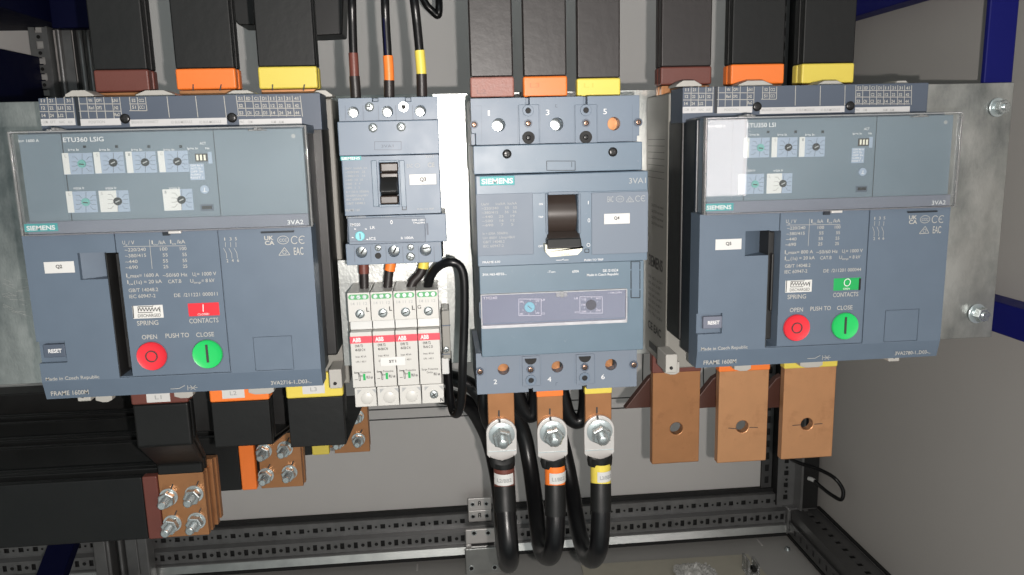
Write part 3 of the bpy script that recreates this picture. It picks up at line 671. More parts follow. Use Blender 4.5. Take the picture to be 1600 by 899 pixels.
    T_('I', 578, 583, 330, 17); T_('cw', 585, 605, 335, 9); T_('(1s) = 20 kA', 608, 735, 328, 16); T_('CAT.B', 763, 823, 326, 16); T_('U', 863, 877, 324, 16); T_('imp', 879, 912, 328, 10); T_('= 8 kV', 914, 973, 322, 16)
    T_('GB/T 14048.2', 584, 718, 365, 16); T_('IEC 60947-2', 587, 706, 393, 16); T_(dev['serial'], 790, 987, 386, 16)
    T_('SPRING', 622, 719, 517, 21); T_('CONTACTS', 859, 991, 506, 21); T_('OPEN', 644, 713, 580, 20); T_('PUSH TO', 751, 858, 573, 20); T_('CLOSE', 890, 971, 569, 20)
    T_('Made in Czech Republic', 208, 452, 763, 15); T_('FRAME 1600M', 232, 403, 833, 20); T_(dev['code'], 1228, 1412, 783, 17)
    f2.line(t, 772, 806, 812, 804, 2.2, yt); f2.line(t, 812, 804, 838, 790, 2.2, yt); f2.line(t, 850, 790, 852, 812, 2.2, yt); f2.line(t, 850, 801, 895, 799, 2.2, yt); f2.line(t, 862, 790, 886, 810, 2.2, yt); f2.line(t, 886, 789, 864, 811, 2.2, yt)
    for k, (s, s2) in enumerate((('1', '2'), ('3', '4'), ('5', '6'))):
        a = 1017+k*24; T_(s, a, a+(4 if s == '1' else 9), 134-k, 14); T_(s2, a+10, a+19, 232-k, 14)
        f2.line(t, a+4, 141, a+5, 163, 1.8, yt); f2.line(t, a-4, 168, a+9, 192, 1.8, yt); f2.line(t, a+9, 192, a+11, 214, 1.8, yt)
    T_('UK', 1198, 1240, 131, 18, True); T_('CA', 1201, 1244, 153, 18, True)
    circ(f2, t, 1283, 131, 25, 18, 2.4, yt); T_('CCC', 1266, 1301, 138, 13)
    circ(f2, t, 1335, 131, 15, 17, 3.6, yt, 14, .7, 5.6); circ(f2, t, 1370, 130, 15, 17, 3.6, yt, 14, .9, 5.4); f2.line(t, 1356, 130, 1371, 130, 3.4, yt)
    f2.line(t, 1264, 200, 1289, 165, 2.8, yt); f2.line(t, 1289, 165, 1314, 198, 2.8, yt); f2.line(t, 1264, 201, 1314, 198, 2.8, yt); circ(f2, t, 1289, 187, 8, 8, 2.2, yt, 12)
    T_('EAC', 1333, 1376, 198, 34)
    t.build('front_print', 'ink', root)
    # name sticker
    lb = MB(); f2.crect(lb, 201, 229, 338, 281, YF-.0005, YF+.0001); lo_ = lb.build('name_label', 'label', root, bevel=.0002)
    t = MB(); f2.text(t, dev['id'], 255, 284, 258, 15, YF-.0007, True); t.build('label_print', 'inkk', lo_)
    # spring window
    sw = MB(); f2.crect(sw, 601, 427, 740, 486, YF-.0005, YF+.0002); so = sw.build('spring_window', 'white', root, bevel=.0003)
    t = MB(); yk = YF-.0007; zig(f2, t, 627, 726, 436, 453, 7, 3.2, yk); f2.line(t, 626, 433, 694, 431, 3, yk); f2.line(t, 626, 433, 628, 460, 3, yk); f2.line(t, 628, 460, 694, 458, 3, yk); f2.line(t, 694, 431, 694, 427, 3, yk); f2.line(t, 725, 432, 727, 458, 3, yk)
    f2.text(t, 'DISCHARGED', 627, 731, 479, 14, yk); f2.line(t, 603, 429, 608, 485, 4, yk); t.build('window_print', 'inkk', so)
    # contact flag window
    cw = MB(); f2.crect(cw, 853, 416, 994, 475, YF-.0004, YF+.0002); co = cw.build('contact_window', 'red' if dev['id'] == 'Q2' else 'greenf', root, bevel=.0003)
    t = MB()
    if dev['id'] == 'Q2': f2.line(t, 921, 422, 922, 456, 4, yk); f2.text(t, 'CLOSED', 897, 950, 471, 9, yk)
    else: circ(f2, t, 922, 437, 16, 17, 4, yk, 24); f2.text(t, 'OPEN', 905, 940, 472, 9, yk)
    t.build('window_print', 'inkw', co)
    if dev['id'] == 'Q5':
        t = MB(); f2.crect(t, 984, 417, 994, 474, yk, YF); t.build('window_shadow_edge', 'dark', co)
    # push buttons
    for a, b, m, nm in ((690, 656, 'red', 'open_button'), (942, 647, 'green', 'close_button')):
        x, z = f2.p(a, b); R = f2.r(a, b, 68)
        rg = MB(); rg.ring(x, z, R*1.045, R*.99, YF-.0004, YF+.001, 48); rg.build('button_ring', 'strip', root)
        bt = MB(); bt.lathe(x, z, [(-.002, R), (.0016, R), (.0024, R*.97), (.0021, R*.90), (.0017, R*.6), (.0016, R*.1)], n=56, y=YF); bo = bt.build(nm, m, root)
        t = MB()
        if m == 'red': t.ring(x, z, f2.r(a, b, 28), f2.r(a, b, 23), YF-.00225, YF-.0012, 40)
        else: cx = x-.0; t.box(x-.0009, x+.0009, YF-.0023, YF-.0012, z-.0088*.75, z+.0095*.75+.001)
        t.build('button_mark', 'inkk', bo)
    # grey-white moulded base, feet and clips
    btop = tz1+.004; bx1b = bx1+.010
    bm_ = MB().box(tx0+.001, bx1b, .7305, .8085, bzb-.029, btop-.006); base = bm_.build('base_moulding', 'basegrey', root, bevel=.002)
    for (a0, a1) in ((262, 385), (552, 722), (922, 1064), (1283, 1372)):
        fc = Face(Z1, .72, off); x0 = fc.p(a0, 390)[0]; x1 = fc.p(a1, 390)[0]; zt = fc.p((a0+a1)/2, 373)[1]; zl_ = fc.p(a0, 397)[1]-.001; q = (x1-x0)*.22
        MB().prism([(x0, zl_), (x0+q*.2, zl_+(zt-zl_)*.4), (x0+q*1.3, zt), (x1-q*1.3, zt), (x1, zl_+(zt-zl_)*.3), (x1, zl_)], .7205, .745).build('terminal_clip', 'basegrey' if 0 else 'beige', root, bevel=.0006)
    fq = Face(Z3, .70, off)
    x0, zt = fq.p(1284, 62); x1, zz = fq.p(1338, 118)
    w_ = x1-x0
    for xs in (x0, x0-(bx1-bx0)-.0025):
        ft = MB().box(xs, xs+w_, .700, .7302, zz, zt+.004)
        fo = ft.build('foot', 'beige', root, bevel=.0012); MB().cyl(xs+w_*.45, (zz+zt)/2-.002, .0016, .6992, .7005).build('foot_hole', 'dark', fo)
    for a0, a1 in ((445, 520), (1135, 1250), (800, 885)):
        fc = Face(Z2, .728, off); x0 = fc.p(a0, 845)[0]; x1 = fc.p(a1, 845)[0]; MB().prism([(x0, bzb-.02), (x1, bzb-.02), (x1, bzb-.0305), (x1-.004, bzb-.0325), (x0+.006, bzb-.0325), (x0, bzb-.0305)], .722, .7302).build('lower_clip', 'beige', root, bevel=.0006)
    # side sticker on the left flank of the base
    sx = tx0+.0008
    class SD: pass
    sd = MB(); sd.add([(sx, .735, btop-.04), (sx, .803, btop-.04), (sx, .803, bzb+.02), (sx, .735, bzb+.02)], [(0, 1, 2, 3)])
    st = sd.build('side_label', 'basegrey', root)
    sp = MB()
    def stext(s, y0, y1, z, h, bold=False):
        V, Fc = glyphs(s, bold); a = min(v[0] for v in V); b = max(v[0] for v in V); k = h/CAP; kx = (y1-y0)/(b-a)
        # readable from the left: text runs from deep (large y) to near (small y)
        sp.add([(sx-.0003, y1-(vx-a)*kx, z+vy*k) for vx, vy in V], Fc)
    zmid = (btop+bzb)/2
    stext('SIEMENS', .742, .795, zmid-.055, .011, True)
    for k in range(7): stext('3VA2  %d A  Ue %d V' % (400+k*63, 220+60*k), .742+.004*(k % 3), .795, zmid-.068-.0062*k, .0028)
    for k in range(4): stext('CAUTION read manual', .742, .785, zmid+.006-.006*k, .0028)
    stext('CE EAC', .745, .795, zmid-.122, .008, True)
    for k in range(7): sp.add([(sx-.0003, .74, zmid+.072-.0062*k), (sx-.0003, .80, zmid+.072-.0062*k), (sx-.0003, .80, zmid+.0725-.0062*k), (sx-.0003, .74, zmid+.0725-.0062*k)], [(0, 1, 2, 3)])
    sp.add([(sx-.0003, .762, zmid-.142), (sx-.0003, .79, zmid-.142), (sx-.0003, .79, zmid-.135), (sx-.0003, .762, zmid-.135)], [(0, 1, 2, 3)])
    sp.build('side_print', 'inkk', st)
    return root
OFFR = (.5312, 0, -.0013)
big_breaker((0, 0, 0), dict(id='Q2', label='large blue-grey breaker at left labelled Q2, with red CLOSED window and seven dials', etu='ETU360 LSIG', amps='In= 1600 A', imax='1600', serial='DE  /211221 000011', code='3VA2716-1..D03-..',
    dials=[(341, 677, 'L', True), (470, 673, 'L', False), (602, 671, 'L', False), (735, 668, 'L', False), (357, 835, 'L', True), (489, 832, 'W', False), (752, 826, 'W', False)], leds=(350, 482, 615, 747)))
big_breaker(OFFR, dict(id='Q5', label='large blue-grey breaker at right labelled Q5, with green OPEN window and five dials', etu='ETU350 LSI', amps='In= 800 A', imax='800', serial='DE  /211201 000044', code='3VA2780-1..D03-..',
    dials=[(341, 677, 'L', True), (474, 675, 'L', False), (606, 673, 'L', False), (340, 838, 'L', True), (473, 835, 'W', False)], leds=(368, 500, 630)))

# =================================================================== MIDDLE BREAKERS
def small_ring(F, mb, a, b, ro, ri, y0, y1): x, z = F.p(a, b); mb.ring(x, z, F.r(a, b, ro), F.r(a, b, ri), y0, y1, 28)
# ---- Q3 ------------------------------------------------------------------------
YF = .645; f = Face(Z4, YF); ft = Face(Z4, .655)
x0, zt = f.p(55, 398); x1 = f.p(387, 398)[0]; zb_ = f.p(230, 797)[1]
q3 = thing('compact_circuit_breaker', 'smaller grey-blue breaker labelled Q3 under three thin sleeved cables, black toggle in front', 'circuit breaker', ((x0+x1)/2, .78, zb_))
tx0, tzt = ft.p(58, 322); tx1 = ft.p(383, 322)[0]; bx0_ = ft.p(85, 830)[0]; bx1_ = ft.p(398, 830)[0]; bzt = ft.p(240, 798)[1]; bzb_ = ft.p(250, 862)[1]
# body
hx0, hz0 = f.p(193, 530); hx1, hz1 = f.p(259, 669)
mid = f.p(230, 508)[1]; low = f.p(230, 703)[1]
mb = MB().box(x0, x1, YF+.0012, .70, mid+.0002, zt)
cuts = []
mb.build('upper_housing', 'blue3', q3, bevel=.0008)
mb = MB().box(x0+.0015, x1-.0005, YF, .70, low+.0003, mid-.0003)
mb.build('front_housing', 'blue3', q3, bevel=.0008, cuts=[MB().box(hx0, hx1, YF-.01, YF+.012, hz1, hz0)])
mb = MB().box(x0+.003, x1+.003, YF+.0012, .70, zb_, low-.0003); mb.build('lower_housing', 'blue3', q3, bevel=.0008)
MB().box(x0+.004, x1-.002, .7003, .809, bzb_+.004, tzt-.004).build('rear_bracket', 'galvb', q3, bevel=.001)
# terminal covers with bores
def bores(F, pts, rad): return [MB().cyl(F.p(a, b)[0], F.p(a, b)[1], F.r(a, b, rad), F.D-.01, F.D+.012, 24) for a, b in pts]
up = [(108, 367), (220, 365), (328, 363)]; dn = [(135, 825), (241, 822), (345, 818)]
nt = [MB().box(ft.p(a-10, 0)[0], ft.p(a+10, 0)[0], .64, .665, ft.p(0, 333)[1] if 0 else ft.p(a, 333)[1], tzt+.01) for a in (162, 272)]
mb = MB().box(tx0, tx1, .655, .70, zt+.0003, tzt)
mb.build('top_terminal_cover', 'blue3', q3, bevel=.0006, cuts=bores(ft, up, 18)+nt)
mb = MB().box(bx0_, bx1_, .655, .70, bzb_, zb_-.0003)
mb.build('bottom_terminal_cover', 'blue3', q3, bevel=.0006, cuts=bores(ft, dn, 18))
ln = MB()
for a in (82, 140, 190, 247, 302): ft.line(ln, a, 345, a+2, 393, 1.5, .6548)
for a in (112, 165, 215, 270, 322, 372): ft.line(ln, a, 805, a+2, 857, 1.5, .6548)
ln.build('cover_seams', 'strip', q3)
for a, b in up: x, z = ft.p(a-4, b+2); screw('terminal_screw', x, z, .0056, .6655, q3, 'steel', None)
for a, b in dn: x, z = ft.p(a+4, b-4); screw('terminal_screw', x, z, .0060, .6655, q3, 'steel', 'line')
for a, b, rr in ((162, 350, 15), (190, 810, 11), (296, 808, 11), (296, 838, 14)): x, z = ft.p(a, b); screw('cover_screw', x, z, ft.r(a, b, rr), .6548, q3)
x, z = ft.p(273, 350); o = MB().ring(x, z, ft.r(273, 350, 16), ft.r(273, 350, 8), .653, .6549).build('bushing', 'steel', q3); MB().cyl(x, z, ft.r(0, 0, 8), .6541, .6545).build('bushing_hole', 'dark', o)
o = MB(); x, z = ft.p(190, 836); o.cyl(x, z, ft.r(0, 0, 11), .6545, .6549); o.build('plug_hole', 'dark', q3)
for a, b in ((173, 418), (265, 415)): x, z = f.p(a, b); screw('cover_screw', x, z, f.r(a, b, 15), YF+.001, q3)
t = MB(); outline(f, t, 178, 463, 265, 490, 1.6, YF+.0010); f.text(t, '3VA1', 200, 240, 482, 9, YF+.0010); t.build('moulded_outline', 'strip', q3)
lo = MB(); f.crect(lo, 67, 511, 135, 524, YF-.0003, YF+.0003); lo = lo.build('brand_plate', 'teal', q3); t = MB(); f.text(t, 'SIEMENS', 71, 131, 522, 8.5, YF-.0005, True); t.build('brand_print', 'inkw', lo)
# toggle: bezel and handle
bz = MB(); g = f.r(0, 0, 1)
for (a0, b0, a1, b1) in ((167, 525, 193, 675), (259, 525, 283, 675), (193, 525, 259, 530), (193, 669, 259, 675)): f.rect(bz, a0, b0, a1, b1, YF-.0022, YF)
bzo = bz.build('toggle_bezel', 'blue4', q3, bevel=.0004)
hd = MB(); f.rect(hd, 195, 532, 257, 562, YF-.001, YF+.006); f.rect(hd, 195, 565, 257, 600, YF+.002, YF+.01); f.rect(hd, 195, 640, 257, 667, YF-.001, YF+.006)
hd.build('toggle_slide', 'handleb', q3, bevel=.0015)
hd = MB(); xx0, zz0 = f.p(198, 600); xx1, zz1 = f.p(256, 640)
hd.add([(xx0, YF-.008, zz0), (xx1, YF-.008, zz0), (xx1, YF-.012, zz1+.004), (xx0, YF-.012, zz1+.004), (xx0, YF+.008, zz0+.008), (xx1, YF+.008, zz0+.008), (xx1, YF+.008, zz1), (xx0, YF+.008, zz1)],
       [(0, 1, 2, 3), (4, 5, 6, 7), (0, 1, 5, 4), (1, 2, 6, 5), (2, 3, 7, 6), (3, 0, 4, 7)]); hd.build('toggle_handle', 'black', q3, bevel=.0012)
lb = MB(); f.crect(lb, 292, 569, 380, 604, YF-.0006, YF+.0001); lbo = lb.build('name_label', 'label', q3, bevel=.0003); t = MB(); f.text(t, 'Q3', 326, 347, 592, 12, YF-.0008, True); t.build('label_print', 'inkk', lbo)
t = MB()
for k, s in enumerate(['Ue/V  Icu/kA  Ics', '~220/240   25', '~380/415   16', '~440  10  10', '~500   8   4', '~690   5   3', 'In = 100 A  50/60Hz', 'Ui=690V Uimp=6kV', 'IEC 60947-2', 'GB/T 14048.2']):
    f.text(t, s, 82+k*.6, 82+[72, 66, 66, 58, 50, 48, 78, 76, 62, 66][k], 553+k*12.8, 7, YF-.0002)
f.text(t, 'FRAME 160', 83, 130, 691, 8, YF-.0002); f.text(t, '3VA1', 345, 372, 516, 9, YF-.0002); f.text(t, 'CE', 352, 374, 546, 14, YF-.0002, True); f.text(t, 'EAC', 284, 303, 548, 12, YF-.0002)
circ(f, t, 318, 541, 8, 6, 1.5, YF-.0002); f.text(t, 'PUSH TO TRIP', 318, 372, 686, 6, YF-.0002)
f.text(t, '3VA1110-3ED32', 85, 150, 713, 6, YF+.0010); f.text(t, 'In 100A', 200, 235, 713, 6, YF+.0010)
t.build('front_print', 'inkg', q3)
t = MB(); outline(f, t, 269, 674, 282, 686, 2.2, YF-.0002); t.build('trip_button_outline', 'inkk', q3)
# trip setting window
tr = MB(); f.rect(tr, 91, 714, 345, 791, YF-.0005, YF+.0013); tro = tr.build('setting_window', 'blue5', q3, bevel=.0005)
x, z = f.p(131, 771); k = MB().lathe(x, z, [(-.001, f.r(0, 0, 17)), (.0012, f.r(0, 0, 17)), (.0016, f.r(0, 0, 15))], n=28, y=YF-.0005).build('dial', 'tealb', tro)
t = MB(); f.line(t, 131, 762, 133, 781, 4, YF-.0024); t.build('pointer', 'blue', k)
t = MB(); yt = YF-.0007; f.text(t, 'TM220', 98, 132, 739, 9, yt); f.text(t, 'LR', 164, 180, 748, 9, yt); f.text(t, 'ICS', 162, 182, 784, 9, yt); f.text(t, 'Ii 100A', 265, 306, 781, 8, yt); f.text(t, '500-1000', 300, 342, 722, 6, yt); f.text(t, 'TMxDPN', 304, 342, 731, 6, yt)
for a, b in ((115, 748), (150, 748), (107, 776), (155, 782)): f.line(t, a-3, b, a+3, b+1, 3, yt)
f.text(t, 'O', 230, 238, 732, 12, yt, True)
t.build('window_print', 'inkw', tro)
t = MB(); outline(f, t, 91, 714, 345, 790, 1.6, YF-.0006); f.line(t, 350, 730, 352, 768, 6, YF+.0009); t.build('window_joint', 'strip', tro)

# ---- Q4 --------------------------------------------------------------------------
YF = .640; f = Face(Z6, YF); ft = Face(Z6, .655); g7 = Face(Z7, YF); gt = Face(Z7, .655)
x0, zm = f.p(62, 545); x1 = f.p(822, 541)[0]; zt = (f.p(55, 408)[1]+f.p(812, 405)[1])/2; zs2 = (g7.p(80, 123)[1]+g7.p(1007, 97)[1])/2; zb_ = (g7.p(90, 616)[1]+g7.p(985, 584)[1])/2
tz = (ft.p(40, 205)[1]+ft.p(780, 197)[1])/2; tx0 = ft.p(42, 205)[0]; tx1 = ft.p(784, 300)[0]; bz_ = (gt.p(90, 818)[1]+gt.p(945, 778)[1])/2; bx0_ = gt.p(84, 700)[0]; bx1_ = gt.p(952, 650)[0]
q4 = thing('moulded_case_breaker', 'mid-sized grey-blue breaker labelled Q4 in the centre, with black and cream toggle', 'circuit breaker', ((x0+x1)/2, .81, zb_))
hx0, hz0 = f.p(382, 628); hx1, hz1 = f.p(514, 880)
MB().box(x0-.0008, x1-.0045, YF+.0015, .75, zm+.0003, zt).build('upper_cover', 'blue4', q4, bevel=.0008)
cutw = [MB().box(hx0, hx1, YF-.01, YF+.022, hz1, hz0)]
MB().box(x0, x1, YF, .75, zs2, zm-.0003).build('front_housing', 'blue4', q4, bevel=.0008, cuts=cutw)
MB().box(x0+.001, g7.p(990, 400)[0], YF+.0012, .75, zb_, zs2-.0003).build('lower_housing', 'blue4t', q4, bevel=.0008)
MB().box(x0+.006, x1-.008, .7503, .8095, bz_+.012, tz-.01).build('standoff', 'black', q4)
# insert panels
pn = MB(); f.rect(pn, 66, 629, 320, 891, YF-.0012, YF+.0005); pl = pn.build('rating_panel', 'blue5', q4, bevel=.0004)
pn = MB(); f.rect(pn, 573, 622, 819, 884, YF-.0012, YF+.0005); pr_ = pn.build('marking_panel', 'blue5', q4, bevel=.0004)
pn = MB(); f.rect(pn, 66, 549, 819, 610, YF-.0008, YF+.0005); pb = pn.build('brand_strip', 'blue4', q4, bevel=.0005)
lo = MB(); f.crect(lo, 84, 549, 235, 589, YF-.0018, YF-.0006); lo = lo.build('brand_plate', 'teal', q4, bevel=.0003); t = MB(); f.text(t, 'SIEMENS', 91, 228, 581, 22, YF-.0020, True); t.build('brand_print', 'inkw', lo)
t = MB(); f.text(t, '3VA1', 737, 811, 580, 24, YF-.0010); t.build('brand_strip_print', 'inkg', pb)
# window frame + toggle
fr_ = MB()
for (a0, b0, a1, b1) in ((370, 626, 382, 800), (514, 626, 526, 800), (382, 618, 514, 628)): f.rect(fr_, a0, b0, a1, b1, YF-.0015, YF+.0003)
fr_.build('toggle_bezel', 'blue', q4, bevel=.0004)
sl = MB(); xx0, zz0 = f.p(384, 630); xx1, zz1 = f.p(512, 800)
n_ = 10; P = []
for i in range(n_+1):
    tt_ = i/n_; zz = zz0+(zz1-zz0)*tt_; yy = YF+.016-.0135*math.sin(math.pi*(.10+.75*tt_))
    P += [(xx0, yy, zz), (xx1, yy, zz)]
sl.add(P, [(2*i, 2*i+1, 2*i+3, 2*i+2) for i in range(n_)], True); sl.build('toggle_slide', 'handleb', q4)
fh = Face(Z6, YF-.012)
hb = MB(); a0x, a0z = f.p(382, 796); a1x = f.p(524, 796)[0]; b0x, b0z = fh.p(380, 826); b1x = fh.p(530, 826)[0]; cz_ = fh.p(450, 866)[1]
hb.add([(a0x, YF+.004, a0z), (a1x, YF+.004, a0z), (b1x, YF-.008, b0z), (b0x, YF-.008, b0z), (a0x, YF+.012, a0z-.004), (a1x, YF+.012, a0z-.004), (b1x, YF+.012, b0z-.01), (b0x, YF+.012, b0z-.01)],
       [(0, 1, 2, 3), (4, 5, 6, 7), (0, 1, 5, 4), (1, 2, 6, 5), (2, 3, 7, 6), (3, 0, 4, 7)])
h1 = hb.build('toggle_neck', 'handleb', q4, bevel=.0008)
hb = MB(); hb.add([(b0x, YF-.0095, b0z), (b1x, YF-.0095, b0z), (b1x+.0005, YF-.0125, cz_), (b0x-.0005, YF-.0125, cz_), (b0x, YF+.004, b0z), (b1x, YF+.004, b0z), (b1x, YF+.004, cz_-.002), (b0x, YF+.004, cz_-.002)],
       [(0, 1, 2, 3), (4, 5, 6, 7), (0, 1, 5, 4), (1, 2, 6, 5), (2, 3, 7, 6), (3, 0, 4, 7)])
h2 = hb.build('toggle_handle', 'black', q4, bevel=.0012)
hb = MB(); xa_ = fh.p(370, 850)[0]; xb_ = fh.p(532, 880)[0]; z1_ = fh.p(450, 880)[1]; z2_ = fh.p(450, 902)[1]; za_ = fh.p(372, 848)[1]
hb.prism([(xa_, za_), (b0x-.0003, za_-.0005), (b0x-.0003, cz_), (b1x+.0008, cz_), (b1x+.0008, za_-.003), (xb_, za_-.003), (xb_, z1_+.0005), (xb_-.004, z2_+.001), (xa_+.004, z2_), (xa_, z1_)], YF-.0130, YF+.003)
h3 = hb.build('toggle_tip', 'cream', h2, bevel=.0008); t = MB(); fh.text(t, '630A', 440, 476, 897, 12, YF-.0133); t.build('tip_print', 'inkg', h2)
# bottom half details
t = MB(); yt = YF-.0014
for k, (s, a1) in enumerate([('Ue/V      Icu/kA  Ics/kA', 246), ('~220/240     55   55', 246), ('~380/415     36   36', 244), ('~440    25    19', 236), ('~500    16    12', 236), ('~690     7     5', 230), ('', 0), ('In = 630A  50/60Hz', 206), ('Ui= 800V  Uimp=8kV', 238), ('GB/T 14048.2', 192), ('IEC 60947-2', 188)]):
    if s: f.text(t, s, 90+k*.8, a1, 675+k*18.5, 11, yt)
t.build('panel_print', 'inkg', pl)
t = MB(); f.text(t, 'EAC', 642, 668, 662, 25, yt); circ(f, t, 697, 649, 17, 13, 2.2, yt); f.text(t, 'CCC', 687, 708, 654, 9, yt); f.line(t, 724, 662, 740, 637, 2.2, yt); f.line(t, 740, 637, 758, 661, 2.2, yt); f.line(t, 724, 662, 758, 661, 2.2, yt); circ(f, t, 740, 653, 6, 6, 2, yt, 10)
circ(f, t, 776, 647, 11, 12, 3, yt, 12, .8, 5.5); circ(f, t, 800, 646, 11, 12, 3, yt, 12, .9, 5.4); f.line(t, 790, 646, 802, 646, 2.6, yt); t.build('approval_marks', 'inkg', pr_)
lb = MB(); f.crect(lb, 627, 712, 740, 758, YF-.0019, YF-.0011); lbo = lb.build('name_label', 'label', q4, bevel=.0003); t = MB(); f.text(t, 'Q4', 670, 694, 738, 13, YF-.0021, True); t.build('label_print', 'inkk', lbo)
t = MB(); yt = YF-.0002
f.text(t, 'ON', 343, 360, 676, 9, yt); f.text(t, 'I', 558, 561, 672, 14, yt, True); f.text(t, 'TRIP', 340, 362, 732, 8, yt); f.text(t, 'OFF', 340, 361, 861, 9, yt); circ(f, t, 560, 851, 7, 7, 2, yt, 14); circ(f, t, 562, 743, 4, 8, 2, yt, 12)
g7.text(t, 'FRAME 630', 118, 213, 108, 11, yt); g7.text(t, 'PUSH TO TRIP', 668, 770, 96, 11, yt); g7.line(t, 515, 93, 545, 92, 2.5, yt); g7.line(t, 545, 92, 556, 86, 2.5, yt); g7.line(t, 556, 92, 582, 91, 2.5, yt)
yt2 = YF+.0010
g7.text(t, '3VA1463-4EF32-..', 118, 248, 176, 13, yt2); g7.text(t, '630A', 604, 640, 161, 14, yt2); g7.text(t, 'DE /210524', 770, 852, 156, 14, yt2); g7.text(t, 'Made in Czech Republic', 683, 854, 177, 13, yt2); g7.text(t, '-Tuv-', 470, 514, 162, 12, yt2)
t.build('front_print', 'inkw', q4)
t = MB(); outline(f, t, 544, 869, 562, 884, 3, yt); outline(f, t, 378, 483, 503, 524, 2.4, YF+.0013); f.line(t, 488, 487, 488, 510, 2, YF+.0013)
for b0, b1 in ((102, 142), (150, 248), (256, 296)): g7.line(t, 921, b0, 921, b1, 4, yt2); g7.line(t, 970, b0, 970, b1, 4, yt2)
g7.line(t, 920, 297, 971, 297, 4, yt2); g7.line(t, 920, 101, 971, 99, 3, yt2)
t.build('panel_gaps', 'dark', q4)
pn = MB(); g7.rect(pn, 925, 104, 966, 293, YF+.0004, YF+.0015); pn.build('side_slot_cover', 'blue4', q4, bevel=.0003)
for a, b in ((203, 452), (668, 443)): x, z = f.p(a, b); screw('cover_screw', x, z, f.r(a, b, 20), YF+.0013, q4, 'dkscrew')
# setting window
gz = Face(Z7, YF-.001)
w0, wz0 = g7.p(112, 264); w1, wz1 = g7.p(888, 428); zA = (g7.p(112, 276)[1]+g7.p(888, 250)[1])/2; zB = (g7.p(112, 452)[1]+g7.p(888, 424)[1])/2
tp = MB().box(w0, w1, YF-.0004, YF+.0013, zB+.0035, zA-.0005).build('setting_plate', 'blue5', q4)
t = MB(); yt = YF-.0006; outline(g7, t, 313, 302, 434, 391, 2.4, yt); outline(g7, t, 643, 290, 764, 378, 2.4, yt)
g7.text(t, 'TM240', 120, 196, 304, 15, yt); g7.text(t, '/ TMxDPN', 795, 868, 272, 9, yt)
for a, b, s in ((317, 321, '500'), (404, 317, '570'), (317, 387, '440'), (404, 382, '630'), (436, 311, 'LR'), (434, 385, 'ICS'), (652, 308, '3150'), (730, 303, '4410'), (652, 374, '5040'), (730, 368, '6300'), (614, 303, 'LR'), (616, 378, 'ICS'), (650, 338, '3780')): g7.text(t, s, a, a+(20 if len(s) < 4 else 25), b, 10, yt)
for cx_, cy_ in ((371, 345), (703, 333)):
    for k in range(6): an = .6+k*1.05; g7.line(t, cx_+36*math.cos(an), cy_+36*math.sin(an), cx_+41*math.cos(an), cy_+41*math.sin(an), 3, yt)
t.build('window_print', 'inkw', tp)
for a, b, m in ((371, 345, 'tealb'), (703, 333, 'dkscrew')):
    x, z = g7.p(a, b); R = g7.r(a, b, 28); k = MB().lathe(x, z, [(-.001, R), (.0011, R), (.0014, R*.92)], n=32, y=YF-.0004).build('dial', m, tp)
    t = MB(); g7.line(t, a-11, b-9, a+11, b+10, 5, YF-.0019); t.build('pointer', 'blue' if m == 'tealb' else 'dark', k)
lid = MB(); lid.box(w0-.0006, w1+.0006, YF-.0032, YF-.0024, zB, zA); ld = lid.build('window_cover', 'lilac', q4, bevel=.0003)
rm = MB(); rm.box(w0-.0008, w1+.0008, YF-.0034, YF+.001, zB-.0006, zB+.0018); rm.box(w0-.0008, w1+.0008, YF-.0034, YF+.001, zA-.0002, zA+.0005); rm.box(w0-.001, w0-.0002, YF-.0034, YF+.001, zB, zA); rm.box(w1+.0002, w1+.001, YF-.0034, YF+.001, zB, zA)
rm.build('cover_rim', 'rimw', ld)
tb = MB(); g7.rect(tb, 98, 318, 108, 405, YF-.002, YF+.002); tb.build('side_clip', 'blue', q4, bevel=.0004); tb = MB(); g7.rect(tb, 892, 290, 903, 376, YF-.002, YF+.002); tb.build('side_clip', 'blue', q4, bevel=.0004)
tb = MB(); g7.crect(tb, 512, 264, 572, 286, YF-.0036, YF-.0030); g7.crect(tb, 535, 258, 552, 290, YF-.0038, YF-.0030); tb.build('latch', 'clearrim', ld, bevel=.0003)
# terminal covers
up = [(167, 324), (422, 321), (672, 319)]
cuts = bores(ft, up, 28)
for a in (294, 548): cuts.append(MB().box(ft.p(a-10, 220)[0], ft.p(a+8, 220)[0], .64, .664, ft.p(a, 236)[1], tz+.01))
cuts.append(MB().box(ft.p(753, 380)[0]+.004, tx1+.01, .64, .69, zt-.01, ft.p(760, 372)[1]))
cuts.append(MB().box(tx0-.01, ft.p(66, 380)[0], .64, .668, zt-.01, ft.p(60, 362)[1]))
MB().box(tx0, tx1, .655, .74, zt+.0003, tz).build('top_terminal_cover', 'blue3', q4, bevel=.0007, cuts=cuts)
for a0, a1 in ((253, 345), (500, 597)): ins = MB(); ft.rect(ins, a0, 236, a1, 407, .6537, .6552); io = ins.build('divider_panel', 'blue3', q4, bevel=.0004)
ln = MB()
for a, b0 in ((90, 240), (752, 235)): ft.line(ln, a, b0, a+2, 405, 2, .6548)
for a in (250, 348, 497, 600): ft.line(ln, a, 238, a+1, 405, 2, .6548)
ft.line(ln, 48, 241, 90, 240, 2, .6548)
ln.build('cover_seams', 'blue', q4)
dn = [(231, 683), (522, 670), (812, 658)]
cuts = bores(gt, dn, 31)
for a, b in ((378, 775), (668, 760)): cuts.append(MB().box(gt.p(a-12, b)[0], gt.p(a+12, b)[0], .64, .664, bz_-.01, gt.p(a, b+10)[1]))
MB().box(bx0_, bx1_, .655, .74, bz_, zb_-.0003).build('bottom_terminal_cover', 'blue5', q4, bevel=.0007, cuts=cuts)
